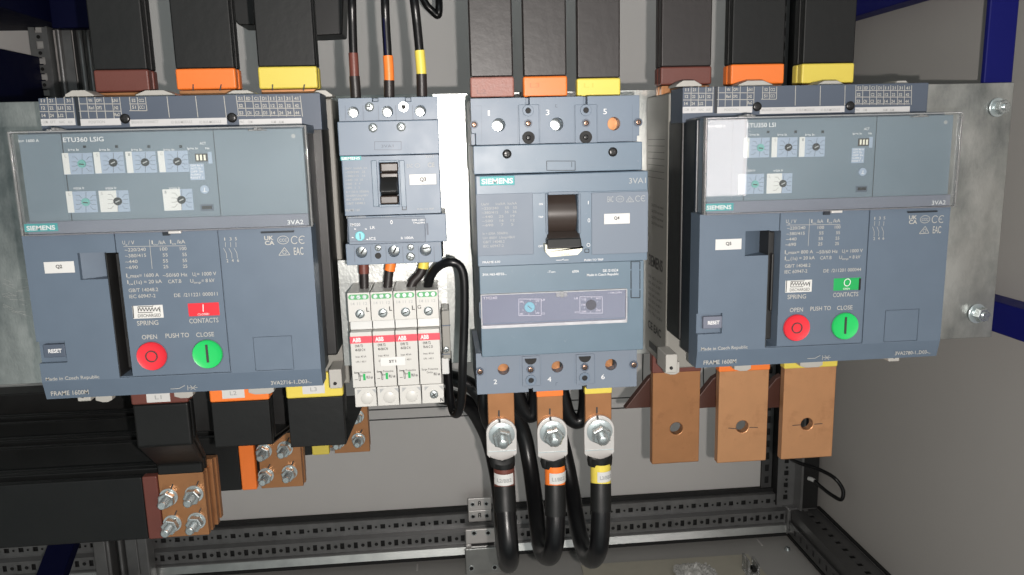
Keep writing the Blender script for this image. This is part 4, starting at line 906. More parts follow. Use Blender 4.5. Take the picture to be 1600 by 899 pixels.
for a0, a1, s in ((330, 430, 0), (622, 722, -10)): ins = MB(); gt.rect(ins, a0, 612+s, a1, 768+s, .6537, .6552); ins.build('divider_panel', 'blue5', q4, bevel=.0004)
ln = MB()
for a, b0, b1 in ((134, 625, 775), (316, 618, 770), (436, 612, 765), (612, 608, 760), (724, 602, 755), (912, 595, 745)): gt.line(ln, a, b0, a+3, b1, 2, .6548)
ln.build('cover_seams', 'blue3', q4)
for k, (a, b) in enumerate(up):
    x, z = ft.p(a-6, b+4)
    if k < 2: screw('terminal_screw', x, z, .0068, .667, q4, 'steel', None)
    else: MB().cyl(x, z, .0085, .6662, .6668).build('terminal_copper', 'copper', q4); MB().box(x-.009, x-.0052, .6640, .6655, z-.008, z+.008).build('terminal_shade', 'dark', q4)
for k, (a, b) in enumerate(dn):
    x, z = gt.p(a, b); MB().cyl(x, z, .0080, .6662, .6668).build('terminal_copper', 'copper', q4)
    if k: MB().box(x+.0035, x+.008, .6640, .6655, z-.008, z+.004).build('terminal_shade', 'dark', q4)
for F, pts in ((ft, ((294, 262), (547, 260))), (gt, ((378, 738), (667, 725)))):
    for a, b in pts:
        x, z = F.p(a, b); s_ = 24 if F is ft else 29
        o = MB().ring(x, z, F.r(a, b, s_), F.r(a, b, s_*.5), .6520, .6545, 32).build('moulded_ring', 'blue3', q4, bevel=.0003); MB().cyl(x, z, F.r(a, b, s_*.5), .6532, .6536).build('ring_hole', 'dark', o)
for F, pts, rr in ((ft, ((295, 318), (548, 316), (58, 323), (777, 313)), 16), (gt, ((376, 681), (668, 668), (103, 692), (933, 655)), 20)):
    for a, b in pts:
        x, z = F.p(a, b); o = MB().ring(x, z, F.r(a, b, rr*1.1), F.r(a, b, rr*.75), .6525, .6540).build('screw_collar', 'strip', q4); screw('small_screw', x, z, F.r(a, b, rr*.75), .6536, q4, 'brass')
for F, pts, rr in ((ft, ((296, 380), (547, 378)), 27),):
    for a, b in pts:
        x, z = F.p(a, b); R = F.r(a, b, rr); o = MB().ring(x, z, R, R*.72, .6525, .6540).build('deep_collar', 'dark', q4); MB().cyl(x, z, R*.73, .6531, .6534).build('deep_well', 'dark', o); screw('deep_screw', x, z, R*.42, .6532, q4, 'dkscrew')
for a, b in ((376, 622), (668, 610)):
    x, z = gt.p(a, b); R = gt.r(a, b, 32); n_ = 20; MB().prism([(x+R*math.cos(math.pi*(1+i/n_)), z+R*math.sin(math.pi*(1+i/n_))) for i in range(n_+1)], .6525, .6536).build('half_well', 'dark', q4)
t = MB(); yt = .6548
for s, a0, a1, b in (('1', 119, 128, 284), ('3', 373, 389, 281), ('5', 625, 641, 277)): ft.text(t, s, a0, a1, b, 24, yt)
for s, a0, a1, b in (('2', 178, 196, 762), ('4', 468, 489, 748), ('6', 759, 778, 735)): gt.text(t, s, a0, a1, b, 25, yt)
t.build('pole_numbers', 'inkw', q4)
t = MB(); ft.line(t, 415, 234, 415, 246, 2.5, yt); ft.line(t, 415, 246, 424, 247, 2.5, yt); ft.line(t, 415, 236, 423, 236, 2, yt); gt.line(t, 514, 754, 514, 770, 2.5, yt); gt.line(t, 514, 754, 524, 754, 2.5, yt); t.build('moulded_mark', 'strip', q4)
t = MB(); ft.rect(t, 48, 362, 64, 402, .669, .672); t.build('side_latch', 'steel', q4)

# ---- surge protector ---------------------------------------------------------------
YS = .650; f = Face(Z5, YS)
xs = [148, 262, 376, 487, 602]
sx0, sz1 = f.p(183, 757); sx1 = f.p(606, 500)[0]
sp = thing('surge_protector', 'white four-module surge protector with red stripe and ST1 sticker', 'surge protector', (f.p(380, 750)[0], .70, f.p(380, 750)[1]))
za = f.p(370, 180)[1]; zb1 = f.p(370, 325)[1]; zc1 = f.p(370, 376)[1]; zd = f.p(370, 655)[1]; ze = f.p(400, 750)[1]
xo = lambda a, lo=0: f.p(a, 500)[0]+lo*0
bw = (f.p(602, 500)[0]-f.p(148, 500)[0])/4; X0 = f.p(148, 500)[0]+.001
for k in range(4):
    a = X0+k*bw; b = a+bw-.0004; dz = 0
    md = MB(); md.box(a, b, YS+.0015, .70, zb1, za); md.box(a, b, .660, .70, zc1-.001, zb1)
    mo = md.build('module_base', 'spd', sp, bevel=.0006)
    ct = MB().box(a+.0002, b-.0001, YS, .6995, zd+.0002, zc1).build('plug_module', 'spd', sp, bevel=.0007)
    rd = MB().box(a+.0002, b, YS-.0002, YS+.0004, zc1-.0095, zc1-.0035).build('red_stripe', 'stripe', ct)
    t = MB(); text(t, 'ABB', a+.0022, a+.0092, zc1-.0083, .0036, YS-.0004, True); t.build('stripe_print', 'inkw', rd)
    up_ = MB().box(a+.0003, b, .6575, .6602, zc1+.0006, zb1-.0006).build('recess_clip', 'spd2' if k < 3 else 'white', sp, bevel=.0004)
    lw = MB().box(a+.0012, b+.0014 if k == 3 else b+.0008, YS+.0005, .70, ze, zd-.0002).build('lower_terminal', 'spd', sp, bevel=.0006)
    # green terminal window
    x, z = (a+b)/2, f.p(200, 213)[1]+.0008-.0006*k*0; w_ = .0062; h_ = .0022
    pts = [(x-w_+h_*math.cos(t_), z+h_*math.sin(t_)) for t_ in [math.pi*(.5+i/8) for i in range(9)]]+[(x+w_+h_*math.cos(t_), z+h_*math.sin(t_)) for t_ in [math.pi*(-.5+i/8) for i in range(9)]]
    go = MB().prism(pts, YS+.0012, YS+.002).build('signal_terminal', 'greend', mo)
    for i in (-1, 0, 1): MB().cyl(x+i*.0050, z, .0017, YS+.0008, YS+.0013, 14).build('tiny_screw', 'steel', go)
    t = MB(); text(t, '14 11 12', x-.0066, x+.0068, z-.0068, .0024, YS+.0013); t.build('terminal_numbers', 'inkg', mo)
    zc3 = f.p(315, 288)[1]
    o = MB().ring(x+.0005, zc3, .0044, .0038, YS+.0010, YS+.0017).build('screw_collar', 'spd2', mo); screw('terminal_screw', x+.0005, zc3, .0039, YS+.0014, sp, 'steel', 'line')
    t = MB()
    if k < 3: text(t, 'L', x+.0058, x+.0082, zc3+.0016, .0036, YS+.0013, True)
    else: text(t, 'G', x-.0084, x-.0054, zc3+.0022, .0032, YS+.0013)
    t.build('terminal_letter', 'inkk', mo)
    # module text
    t = MB(); yy = YS-.0002; zt_ = zc1-.0128
    text(t, 'OVR T2' if k < 3 else 'OVR T2', a+.0040, a+.0105, zt_, .0022, yy, True); text(t, '40-320 C N' if k < 3 else '70-N C O', a+.0040, a+.0122, zt_-.0034, .0021, yy, True)
    text(t, 'Imax: 40 kA', a+.0040, a+.0128, zt_-.0090, .0017, yy); text(t, 'UPR: 1 400 V', a+.0040, a+.0126, zt_-.0134, .0016, yy)
    text(t, 'Surge Protective', a+.0020, a+.0158, zt_-.0228, .0018, yy); text(t, 'Device', a+.0062, a+.0112, zt_-.0256, .0018, yy)
    zq = zd+.0095
    if k < 3:
        for (p0, q0, p1, q1) in ((.002, .004, .0055, .004), (.0055, .004, .0068, .001), (.0068, .001, .0068, -.003), (.0055, .004, .0058, -.003), (.002, -.002, .0045, -.002), (.0058, -.003, .0068, -.003)):
            d = Vector((p1-p0, 0, q1-q0)).normalized(); nn = Vector((-d.z, 0, d.x))*.00022; A_ = Vector((a+p0, yy, zq+q0)); B_ = Vector((a+p1, yy, zq+q1)); t.add([A_-nn, B_-nn, B_+nn, A_+nn], [(0, 1, 2, 3)])
    text(t, 'RU us', a+.0120, a+.0172, zq-.0015, .0024, yy, True)
    t.build('module_print', 'inkk', ct)
    if k < 3: MB().box(a+.0092, a+.0112, YS-.0003, YS+.0005, zq-.0028, zq+.0028).build('status_window', 'greenf', ct)
    xm = (a+b)/2+.0022; zm_ = (zd+ze)/2-.001
    if k < 3: MB().lathe(xm, zm_, [(-.001, .0052), (.0005, .0052), (.0009, .0047)], n=28, y=YS+.0005).build('round_cap', 'spd', lw)
    else: screw('terminal_screw', xm, zm_+.0006, .0037, YS+.0004, sp, 'steel'); t = MB(); text(t, 'N', xm+.0052, xm+.0078, zm_-.0062, .0032, YS+.0002, True); t.build('terminal_letter', 'inkk', lw)
    t = MB()
    for s in (-1, 1):
        t.add([(xm+s*.0078, YS+.0003, zd-.0018), (xm+s*.0042, YS+.0003, zd-.0018), (xm+s*.0078, YS+.0003, zd-.0056)], [(0, 1, 2)])
    t.build('corner_marks', 'inkg', lw)
lb = MB(); f.crect(lb, 303, 507, 430, 551, YS-.0008, YS+.0001); lbo = lb.build('name_label', 'label', sp, bevel=.0003); t = MB(); f.text(t, 'ST1', 347, 383, 534, 13, YS-.0010, True); t.build('label_print', 'inkk', lbo)
cl = MB(); x0_, z0_ = f.p(609, 300); x1_, z1_ = f.p(660, 545); cl.box(x0_, x1_, .668, .70, z1_, z0_); e_ = cl.build('end_clamp', 'basegrey', sp, bevel=.0008)
cl = MB(); f.rect(cl, 612, 372, 656, 376, .6675, .669); f.rect(cl, 612, 520, 656, 523, .6675, .669); cl.build('clamp_groove', 'strip', e_)
x_, z_ = f.p(634, 497); screw('clamp_screw', x_, z_, .0028, .6678, sp)
cl = MB(); f.rect(cl, 610, 549, 652, 632, .672, .70); cl.build('end_tab', 'spd2', sp, bevel=.001)
cl = MB(); f.rect(cl, 128, 345, 146, 550, .672, .70); cl.build('end_clamp', 'basegrey', sp, bevel=.0008)
# DIN rail carrier behind the surge protector and Q3
th = thing('device_carrier', 'galvanised carrier rail standing off the plate behind Q3 and the surge protector', 'bracket', (f.p(400, 400)[0], .80, f.p(400, 400)[1]))
cx0_, cz0_ = XZ((536, 470), .72); cx1_ = XZ((699, 470), .72)[0]
MB().box(cx0_, cx1_, .7012, .7030, XZ((600, 560), .72)[1], XZ((600, 400), .72)[1]).box(cx1_-.0018, cx1_, .7032, .809, XZ((600, 560), .72)[1], XZ((600, 165), .72)[1]).build('carrier', 'galvb', th)

# =================================================================== BUSBARS
def at_on(px, py, D): return at(px, py, D)
def busbar(label, D, qTL, qBR, zcol, phase, group, gap=None, th=.010, ztop=.30, bare=.004, sheath='heat', upbend=False, plane2=None, tail=True):
    """upright insulated bar(s): qTL/qBR = photo pixels of the sleeve band's corners on plane D"""
    a = at(*qTL, D); b = at(*qBR, D); x0, x1 = a.x, b.x; zs, ze_ = a.z, b.z
    root = thing('insulated_busbar', label, 'busbar', ((x0+x1)/2, D, ze_), group)
    offs = [0] if gap is None else [0, th+gap]
    for k, o_ in enumerate(offs):
        MB().box(x0, x1, D+o_, D+o_+th, zs, ztop).build('black_sheath', sheath, root, bevel=.0016)
        MB().box(x0-.0005, x1+.0005, D+o_-.0005, D+o_+th+.0005, ze_, zs+.0002).build('phase_band', phase, root, bevel=.0018)
        MB().box(x0+.001, x1-.001, D+o_+.001, D+o_+th-.001, ze_-.03, ze_-.0005).build('bare_end', 'copper', root, bevel=.0005)
    return root
DL = .752
for (qa, qb, ph, nm, tick) in (((146, 110), (234, 143), 'brown', 'brown', (163,)), ((274, 108), (369, 139), 'orange', 'orange', (303, 345)), ((403, 105), (496, 138), 'yellow', 'yellow', (427, 475))):
    r = busbar('black double busbar with %s band entering the top of breaker Q2' % nm, DL, qa, qb, None, ph, 'busbars entering from above', gap=.0045, th=.0095)
    t = MB(); F = Face(ID, DL-.0003)
    if nm != 'brown':
        for k, a in enumerate(tick): F.line(t, a+(-1 if k == 0 else 1)*1, 132, a-1, 142, 2, DL-.0009)
        t.build('marker_tick', 'inkk', r)
DM = .70
for (qa, qb, ph, nm) in (((735, 121), (803, 152), 'brown2', 'scuffed brown'), ((818, 120), (886, 151), 'orange', 'orange'), ((902, 123), (969, 151), 'yellow', 'yellow')):
    r = busbar('dark single busbar with %s band entering the top of breaker Q4' % nm, DM, qa, qb, None, ph, 'busbars entering from above', th=.008, sheath='heatb')
    t = MB(); F = Face(ID, DM); F.text(t, 'L%d' % (2 if 'br' in nm else 3 if 'or' in nm else 1), (qa[0]+10), qa[0]+25, 147 if 'br' in nm else 137, 7, DM-.0007); t.build('faint_print', ph+'d', r)
DR = .770
for (qa, qb, ph, nm) in (((1033, 105), (1111, 132), 'brown', 'brown'), ((1143, 101), (1224, 131), 'orange', 'orange'), ((1254, 100), (1333, 130), 'yellow', 'yellow')):
    busbar('black busbar with %s band entering the top of breaker Q5' % nm, DR, qa, qb, None, ph, 'busbars entering from above', th=.010, gap=.002, sheath='heatb' if nm == 'brown' else 'heat')

# bars below Q2 : down, bend back, bare end bolted to a horizontal bar
def drop_bar(label, phase, D0, qTL, qw, zband_b, D1, cop, bolts_px, nbars=2, hband=None, lbl=None, harm=True):
    """D0 upper plane, D1 joint plane; cop = pixel rect of bare front plate on plane D1"""
    a = at(qTL[0], qTL[1], D0); x0 = a.x; x1 = at(qw, qTL[1], D0).x; zb = at(qTL[0], zband_b, D0).z
    c0 = at(cop[0], cop[1], D1); c1 = at(cop[2], cop[3], D1); cx0, cx1, cz0, cz1 = c0.x, c1.x, c0.z, c1.z
    root = thing('insulated_busbar', label, 'busbar', ((cx0+cx1)/2, D1, cz1), 'bent busbars leaving breaker Q2')
    T = .0085
    zk = at(qTL[0], 694, D0).z-.004      # where the bend starts
    prof = [(D0, a.z+.03), (D0, zk+.02), (D1, cz0+.012), (D1, cz0)]
    for k in range(nbars):
        o_ = k*(T+.0012); P = []
        xs0, xs1 = x0, x1
        xe0, xe1 = (x0+cx0)/2*0+cx0, cx1
        rows = [(D0+o_, zb, 0), (D0+o_, zk+o_*.3, 0), (D1+o_, cz0+.012+o_*.2, 1), (D1+o_, cz0+(.0), 1)]
        for (yy, zz, e) in rows:
            l, r2 = (xs0, xs1) if not e else (xe0, xe1)
            P += [(l, yy, zz), (r2, yy, zz), (r2, yy+T, zz), (l, yy+T, zz)]
        F_ = [(4*i+j, 4*i+(j+1) % 4, 4*(i+1)+(j+1) % 4, 4*(i+1)+j) for i in range(3) for j in range(4)]+[(0, 1, 2, 3), (15, 14, 13, 12)]
        m = MB(); m.add(P, F_); m.build('black_sheath', 'heat', root, bevel=.0022, seg=3)
        MB().box(x0-.0006, x1+.0006, D0+o_-.0006, D0+o_+T+.0004, zb, a.z+.006).build('phase_band', phase, root, bevel=.002)
        MB().box(cx0+.0006*k, cx1+.0012*k, D1+o_+.0005, D1+o_+T-.0005, cz1, cz0+.001).build('bare_end', 'copper', root, bevel=.0006)
    if lbl:
        q0 = at(lbl[1], lbl[2], D0); q1 = at(lbl[3], lbl[4], D0)
        lo = MB().box(q0.x, q1.x, D0-.0011, D0-.0005, q1.z, q0.z).build('sticker', 'label', root); t = MB(); text(t, lbl[0], (q0.x+q1.x)/2-.003, (q0.x+q1.x)/2+.003, q1.z+(q0.z-q1.z)*.22, .0038, D0-.0013); t.build('sticker_print', 'inkg', lo)
    t = MB(); F = Face(ID, D1)
    for (bx, by) in bolts_px:
        p = at(bx+(9 if nbars > 1 else 9)*.80/D1*.6, by-7*.8/D1, D1); bolt(root, p.x, D1+.0005, p.z, .0046, .023, axis=Vector((random.uniform(-.05, .03), -1, random.uniform(-.03, .03))), wr=2.05)
        q = (bx+9*.8/D1, by-26*.8/D1); F.line(t, q[0], q[1]+6*.8/D1, q[0]+3, q[1]-1, 2, D1+.0002)
    t.build('marker_tick', 'inkk', root)
    return (cx0, cx1, cz0, cz1)
c1 = drop_bar('black bent double busbar with brown band and four-bolt copper end nearest at lower left', 'brown', .725, (204, 615), 292, 634, .80, (246, 744, 327, 836), [(258, 784), (298, 779), (264, 825), (302, 821)], lbl=('L1', 228, 608, 267, 627))
c2 = drop_bar('black bent double busbar with orange band and four-bolt copper end in the middle', 'orange', .725, (326, 600), 418, 630, .93, (401, 680, 474, 760), [(408, 711), (441, 707), (411, 749), (448, 744)], lbl=('L2', 346, 600, 383, 621))
c3 = drop_bar('black bent double busbar with yellow band and partly hidden copper end beside the surge protector', 'yellow', .725, (446, 595), 534, 624, 1.06, (518, 636, 578, 706), [(554, 656), (525, 695), (556, 692)], nbars=1, lbl=('L3', 472, 597, 508, 614))
def side_bar(label, c, D1, phase, y0px, y1px, bandx, xleft, T=.0085):
    D = D1+.0095; root = thing('side_busbar', label, 'busbar', (c[0], D, c[3]), 'sideways busbars coming in from the left edge')
    z1_, z0_ = c[2]-.001, c[3]+.001
    b0 = at(bandx[0], 750, D1).x; b1 = at(bandx[1], 750, D1).x
    for k in range(2):
        y = D+k*(T+.0045) if k else D1+.0092
        if k == 0:
            MB().box(xleft, b0, D1-.001, D1+.0085, z0_-.001, z1_+.001).build('black_sheath', 'heat', root, bevel=.0016)
            MB().box(b0, b1, D1-.0014, D1+.0089, z0_-.0014, z1_+.0014).build('phase_band', phase, root, bevel=.0018)
        y = D1+.0198+k*(T+.0006)
        MB().box(xleft, b0+.02, y, y+T, z0_-.002, z1_+.002).build('black_sheath', 'heat', root, bevel=.0016)
        MB().box(b0+.0205, c[1]+(.004+.0015*k if D1 < .9 else -.001-.001*k), y+.0004, y+T-.0004, z0_+.003*k, z1_+(.008 if D1 < .9 else 0)-.002*k).build('bare_end', 'copper', root, bevel=.0006)
    return root
side_bar('black sideways busbar with brown band, lowest and nearest at the left edge', c1, .80, 'brown', 0, 0, (222, 246), -.62)
side_bar('black sideways busbar with orange band behind the middle copper joint', c2, .93, 'orange', 0, 0, (377, 401), -.70)
side_bar('black sideways busbar with short yellow band, farthest back by the surge protector', c3, 1.06, 'yellow', 0, 0, (491, 518), -.71)
# black backing added for the shade above and behind the side bars
o = MB().box(-.71, at(300, 650, 1.16).x, 1.16, 1.20, at(100, 745, 1.16).z, at(100, 612, 1.16).z).build('shade_backing', 'black', None, bevel=.002); tag(o, 'plain black backing added for the shade behind the sideways busbars at left', 'shade backing')

zA_ = at(300, 600, .86).z; zB_ = at(300, 676, .86).z  # black box added to darken the gaps between the bent bars
o = MB().box(at(215, 650, .86).x, at(540, 650, .86).x, .86, .88, zB_, zA_+.03).build('black_backing', 'black', None, bevel=.002); tag(o, 'black backing box added behind the three bent bars under Q2', 'backing')
# copper tails below Q5
def tail(label, D, q, phase, hole, mat_='copperp', marksl=()):
    a = at(q[0], q[1], D); b = at(q[2], q[3], D); x0, x1, z0_, z1_ = a.x, b.x, b.z, a.z
    root = thing('copper_busbar', label, 'busbar', ((x0+x1)/2, D, z0_), 'bare copper tails under breaker Q5')
    h = at(*hole, D)
    MB().box(x0, x1, D, D+.010, z0_, z1_+.012).build('bare_bar', mat_, root, bevel=.0012, cuts=[MB().cyl(h.x, h.z, .0066, D-.01, D+.02, 36)])
    MB().box(x0-.0007, x1+.0007, D-.0007, D+.0107, z1_, z1_+.05).build('phase_band', phase, root, bevel=.0015)
    t = MB(); F = Face(ID, D)
    for m in marksl: F.line(t, *m, 1.1, D-.0002)
    if marksl: t.build('scribed_line', 'inkk', root)
    # splayed rear link behind the bar
    zz = at(q[0], 652, D).z; u = MB(); xx = x0-.001
    u.add([(xx-.022, D+.030, zz), (xx+.012, D+.030, zz), (xx+.012, D+.030, zz+.038), (xx+.005, D+.030, zz+.034), (xx-.022, D+.040, zz), (xx+.012, D+.040, zz), (xx+.012, D+.040, zz+.038), (xx+.005, D+.040, zz+.034)],
          [(0, 1, 2, 3), (4, 5, 6, 7), (0, 1, 5, 4), (1, 2, 6, 5), (2, 3, 7, 6), (3, 0, 4, 7)]); u.build('rear_link', 'brownd', root, bevel=.001)
    return root
tail('bare copper bar with brown band under Q5, leftmost and darkest of three', .790, (1020, 584, 1092, 722), 'brown', (1057, 670), 'copper')
tail('bare copper bar with orange band, middle one of the three hanging under Q5', .790, (1124, 582, 1197, 720), 'orange', (1160, 667), marksl=((1138, 669, 1150, 670), (1171, 668, 1184, 668)))
tail('bare copper bar with yellow band, rightmost of the three hanging under Q5', .790, (1226, 577, 1300, 714), 'yellow', (1261, 663), marksl=((1238, 665, 1251, 664), (1272, 663, 1285, 662)))

# copper tabs and lugs below Q4
def lug_cable(label, tab, phase, wx, wy, lugr, band, txt, path, rad, bandcol=None):
    DT = .720
    a = at(tab[0], tab[1], DT); b = at(tab[2], tab[3], DT)
    root = thing('copper_tab', 'copper terminal tab with %s under breaker Q4' % ({'brown': 'no coloured edge', 'orange': 'an orange top edge', 'yellow': 'a yellow top edge'}[phase]), 'busbar', ((a.x+b.x)/2, DT, b.z), 'copper tabs under breaker Q4')
    MB().box(a.x, b.x, DT, DT+.006, b.z, a.z+.012).build('bare_bar', 'copper', root, bevel=.0008)
    if phase != 'brown': MB().box(a.x-.0004, b.x+.0004, DT-.0004, DT+.0064, a.z-.0052, a.z+.012).build('phase_band', phase, root, bevel=.0008)
    t = MB(); F = Face(ID, DT); F.line(t, wx-4, wy-36, wx-4, wy-26, 2.6, DT-.0002); t.build('marker_tick', 'inkk', root)
    r = thing('power_cable', label, 'cable', tuple(at(wx, wy+30, DT-.004)), 'thick black cables lugged to breaker Q4')
    # lug palm
    DP = DT-.0045; F = Face(ID, DP)
    c = F.p(wx, wy); R = F.r(wx, wy, 23.8)
    xl = c[0]-R; xr_ = c[0]+R; zt2 = F.p(wx, wy+lugr)[1]; n_ = 20
    pts = [(c[0]+R*math.cos(math.pi*i/n_), c[1]+R*.98*math.sin(math.pi*i/n_)) for i in range(n_+1)]+[(xl, zt2), (xl+R*.35, zt2-.006), (c[0], zt2-.009), (xr_-R*.35, zt2-.006), (xr_, zt2)]
    MB().prism(pts, DP, DT-.0003).build('lug_palm', 'tin', r, bevel=.0009)
    t = MB(); q = F.p(wx-20, wy+lugr-6); t.box(xl+.001, xr_-.001, DP-.0004, DP+.0004, zt2+.0030, zt2+.0038); t.build('lug_crease', 'wsh', r)
    bolt(r, c[0]+.0002, DP, c[1]-.0012, .0052, .020, axis=Vector((.0, -1, -.12)), wr=2.42)
    t = MB()
    for dy in (-21, -12): F.line(t, wx-4, wy+dy-3, wx-3, wy+dy+3, 3.2, DP-.0020)
    t.build('marker_tick', 'inkk', r)
    # barrel under heat-shrink: wide collar to round
    pts = [at(x, y, d) for x, y, d in path]
    p0 = at(wx+2, wy+lugr+1, DT-.002)
    col = MB(); N = 20; P = []
    for (zz, hw, hy, cxx) in ((zt2-.001, R*.80, .0042, c[0]), (zt2-.005, R*.84, .006, c[0]), (zt2-.011, R*.79, rad*.9, (c[0]*.6+pts[0].x*.4)), (pts[0].z+.004, rad*1.03, rad, pts[0].x), (pts[0].z, rad, rad, pts[0].x)):
        P += [(cxx+hw*math.cos(2*math.pi*i/N), pts[0].y+hy*math.sin(2*math.pi*i/N)*(1.0), zz-.003*(1-abs(math.cos(2*math.pi*i/N)))*(1 if zz > zt2-.002 else 0)) for i in range(N)]
    col.add(P, [(j*N+i, j*N+(i+1) % N, (j+1)*N+(i+1) % N, (j+1)*N+i) for j in range(4) for i in range(N)], True); col.build('heatshrink_collar', 'heat', r)
    # phase band
    b0 = at(*band[0]); b1 = at(*band[1])
    MB().tube([b0, (b0+b1)/2, b1], rad*1.03, n=28, sub=3).build('phase_band', phase, r)
    q0 = at(txt[1], txt[2], b0.y); q1 = at(txt[3], txt[4], b0.y)
    st = MB(); NN = 10; rr = rad*1.03+.0005; ym = (b0.y+b1.y)/2-.0002; cxm = (b0.x+b1.x)/2; P = []
    xa, xb2 = q0.x, q1.x
    for i in range(NN+1):
        xx = xa+(xb2-xa)*i/NN; s = max(-1, min(1, (xx-cxm)/rr)); yy = ym-rr*math.sqrt(max(0, 1-s*s)); P += [(xx, yy-.0003, q1.z), (xx, yy-.0003, q0.z)]
    st.add(P, [(2*i, 2*i+2, 2*i+3, 2*i+1) for i in range(NN)], True); so = st.build('wire_marker', 'label', r)
    t = MB(); text(t, txt[0], xa+.0022, xb2-.0018, q1.z+(q0.z-q1.z)*.3, .0036, 0, True); t.v = [(v[0], ym-rr*math.sqrt(max(0, 1-min(1, ((v[0]-cxm)/rr))**2))-.0007, v[2]) for v in t.v]; t.build('marker_print', 'inkg', so)
    # heat-shrink section then cable
    k = band[2]
    MB().tube([b1]+[at(x, y, d) for x, y, d in k], [rad*1.06]*(len(k)+1), n=28, sub=4).build('heatshrink', 'heat', r)
    MB().tube(pts, rad*.98, n=26, sub=9).build('cable_jacket', 'cable', r)
z8 = lambda a, b, d: (*Z8(a, b), d)
lug_cable('thick black cable with brown band lugged below Q4, leftmost of three', (*Z8(455, 100), *Z8(578, 330)), 'brown', *Z8(517, 274), 33, (z8(528, 424, .714), z8(530, 503, .712), [z8(533, 560, .708), z8(536, 622, .702)]), ('L2/BB2', *Z8(483, 437), *Z8(566, 480)),
          [z8(527, 415, .714), z8(531, 500, .712), z8(536, 600, .704), z8(543, 700, .694), z8(549, 780, .690), z8(552, 828, .700), z8(545, 845, .725), z8(535, 800, .76), z8(522, 690, .82), z8(505, 500, .88), z8(470, 330, .91), z8(430, 230, .90), z8(375, 150, .89), z8(300, 120, .88), z8(190, 95, .90)], .0098)
lug_cable('thick black cable with orange band lugged below Q4, middle of three', (*Z8(673, 92), *Z8(790, 330)), 'orange', *Z8(741, 266), 37, (z8(752, 412, .714), z8(753, 498, .712), [z8(754, 560, .708), z8(754, 634, .704)]), ('L1/BB2', *Z8(722, 432), *Z8(797, 474)),
          [z8(751, 402, .714), z8(753, 500, .712), z8(756, 600, .706), z8(754, 700, .700), z8(748, 770, .702), z8(733, 812, .716), z8(706, 808, .745), z8(688, 760, .775), z8(675, 670, .81), z8(660, 540, .845), z8(640, 400, .87), z8(612, 270, .88), z8(560, 165, .88), z8(490, 110, .89), z8(400, 60, .90)], .0096)
lug_cable('thick black cable with yellow band lugged below Q4, rightmost of three', (*Z8(885, 80), *Z8(1002, 320)), 'yellow', *Z8(948, 260), 36, (z8(953, 404, .714), z8(954, 492, .712), [z8(954, 550, .708), z8(954, 615, .704)]), ('L3/BB2', *Z8(930, 426), *Z8(1000, 466)),
          [z8(951, 394, .714), z8(954, 500, .712), z8(954, 620, .704), z8(950, 730, .70), z8(941, 790, .704), z8(920, 826, .722), z8(893, 812, .755), z8(866, 740, .79), z8(845, 640, .825), z8(826, 520, .855), z8(800, 390, .875), z8(768, 270, .89), z8(720, 170, .90), z8(650, 120, .905), z8(560, 40, .91)], .0096)

# =================================================================== SMALL CABLES
def cable(label, path, r, m='cable', extra=(), group=None, cat='cable', name='cable'):
    pts = [at(x, y, d) for x, y, d in path]
    root = thing(name, label, cat, tuple(pts[-1]), group)
    MB().tube(pts, r, n=16, sub=8).build('cable_jacket', m, root)
    for nm, pp, rr, mm in extra: MB().tube([at(x, y, d) for x, y, d in pp], rr, n=20, sub=5).build(nm, mm, root)
    return root
e = lambda a, b, d=.680: (*ZE(a, b), d)
G1 = 'thin phase cables entering breaker Q3 from above'
cable('thin black cable with brown band into the top of Q3', [e(390, -120, .70), e(393, 0), e(397, 200), e(406, 470), e(420, 700), e(428, 890)], .0035, 'cable', [('phase_band', [e(404, 468), e(410, 570), e(415, 675)], .0039, 'brown'), ('heatshrink', [e(415, 672), e(423, 780), e(428, 880)], .00435, 'heatb')], G1)
c_ = cable('thin black cable with orange band and blue lettering into the top of Q3', [e(680, -120, .70), e(683, 0), e(690, 200), e(706, 470), e(718, 700), e(720, 890)], .0035, 'cable', [('phase_band', [e(708, 492), e(716, 600), e(720, 712)], .0042, 'orange'), ('heatshrink', [e(719, 708), e(720, 790), e(721, 880)], .0044, 'heatb')], G1)
MB().tube([e2 for e2 in [at(*ZE(671, -10), .6779), at(*ZE(678, 200), .6779), at(*ZE(694, 486), .6779)]], .0014, n=10, sub=6).build('printed_side', 'navyd', c_)
cable('thin black cable with yellow band into the top of Q3', [e(920, -120, .70), e(938, 0), e(962, 200), e(985, 440), e(1004, 650), e(1008, 890)], .0037, 'cable', [('phase_band', [e(986, 445), e(996, 550), e(1004, 656)], .0042, 'yellow'), ('heatshrink', [e(1003, 652), e(1006, 750), e(1008, 880)], .0044, 'heatb')], G1)
h = lambda a, b, d=.672: (*Z5(a, b), d)
G2 = 'short cables linking Q3 to the surge protector'
cable('short cable with brown sleeve between Q3 and the surge protector', [h(219, 20), h(220, 60), h(222, 110), h(224, 190)], .0038, 'heatb', [('phase_band', [h(219, 30), h(220, 60), h(221, 88)], .0044, 'brown')], G2)
cable('short cable with orange sleeve between Q3 and the surge protector', [h(357, 10), h(352, 50), h(345, 100), h(336, 190)], .0038, 'heatb', [('phase_band', [h(356, 20), h(354, 45), h(349, 74)], .0046, 'orange')], G2)
cable('short cable with yellow sleeve leaning between Q3 and the surge protector', [h(523, 10), h(518, 55), h(500, 95), h(465, 135), h(440, 200)], .0040, 'heatb', [('phase_band', [h(523, 20), h(521, 40), h(518, 62)], .0046, 'yellow')], G2)
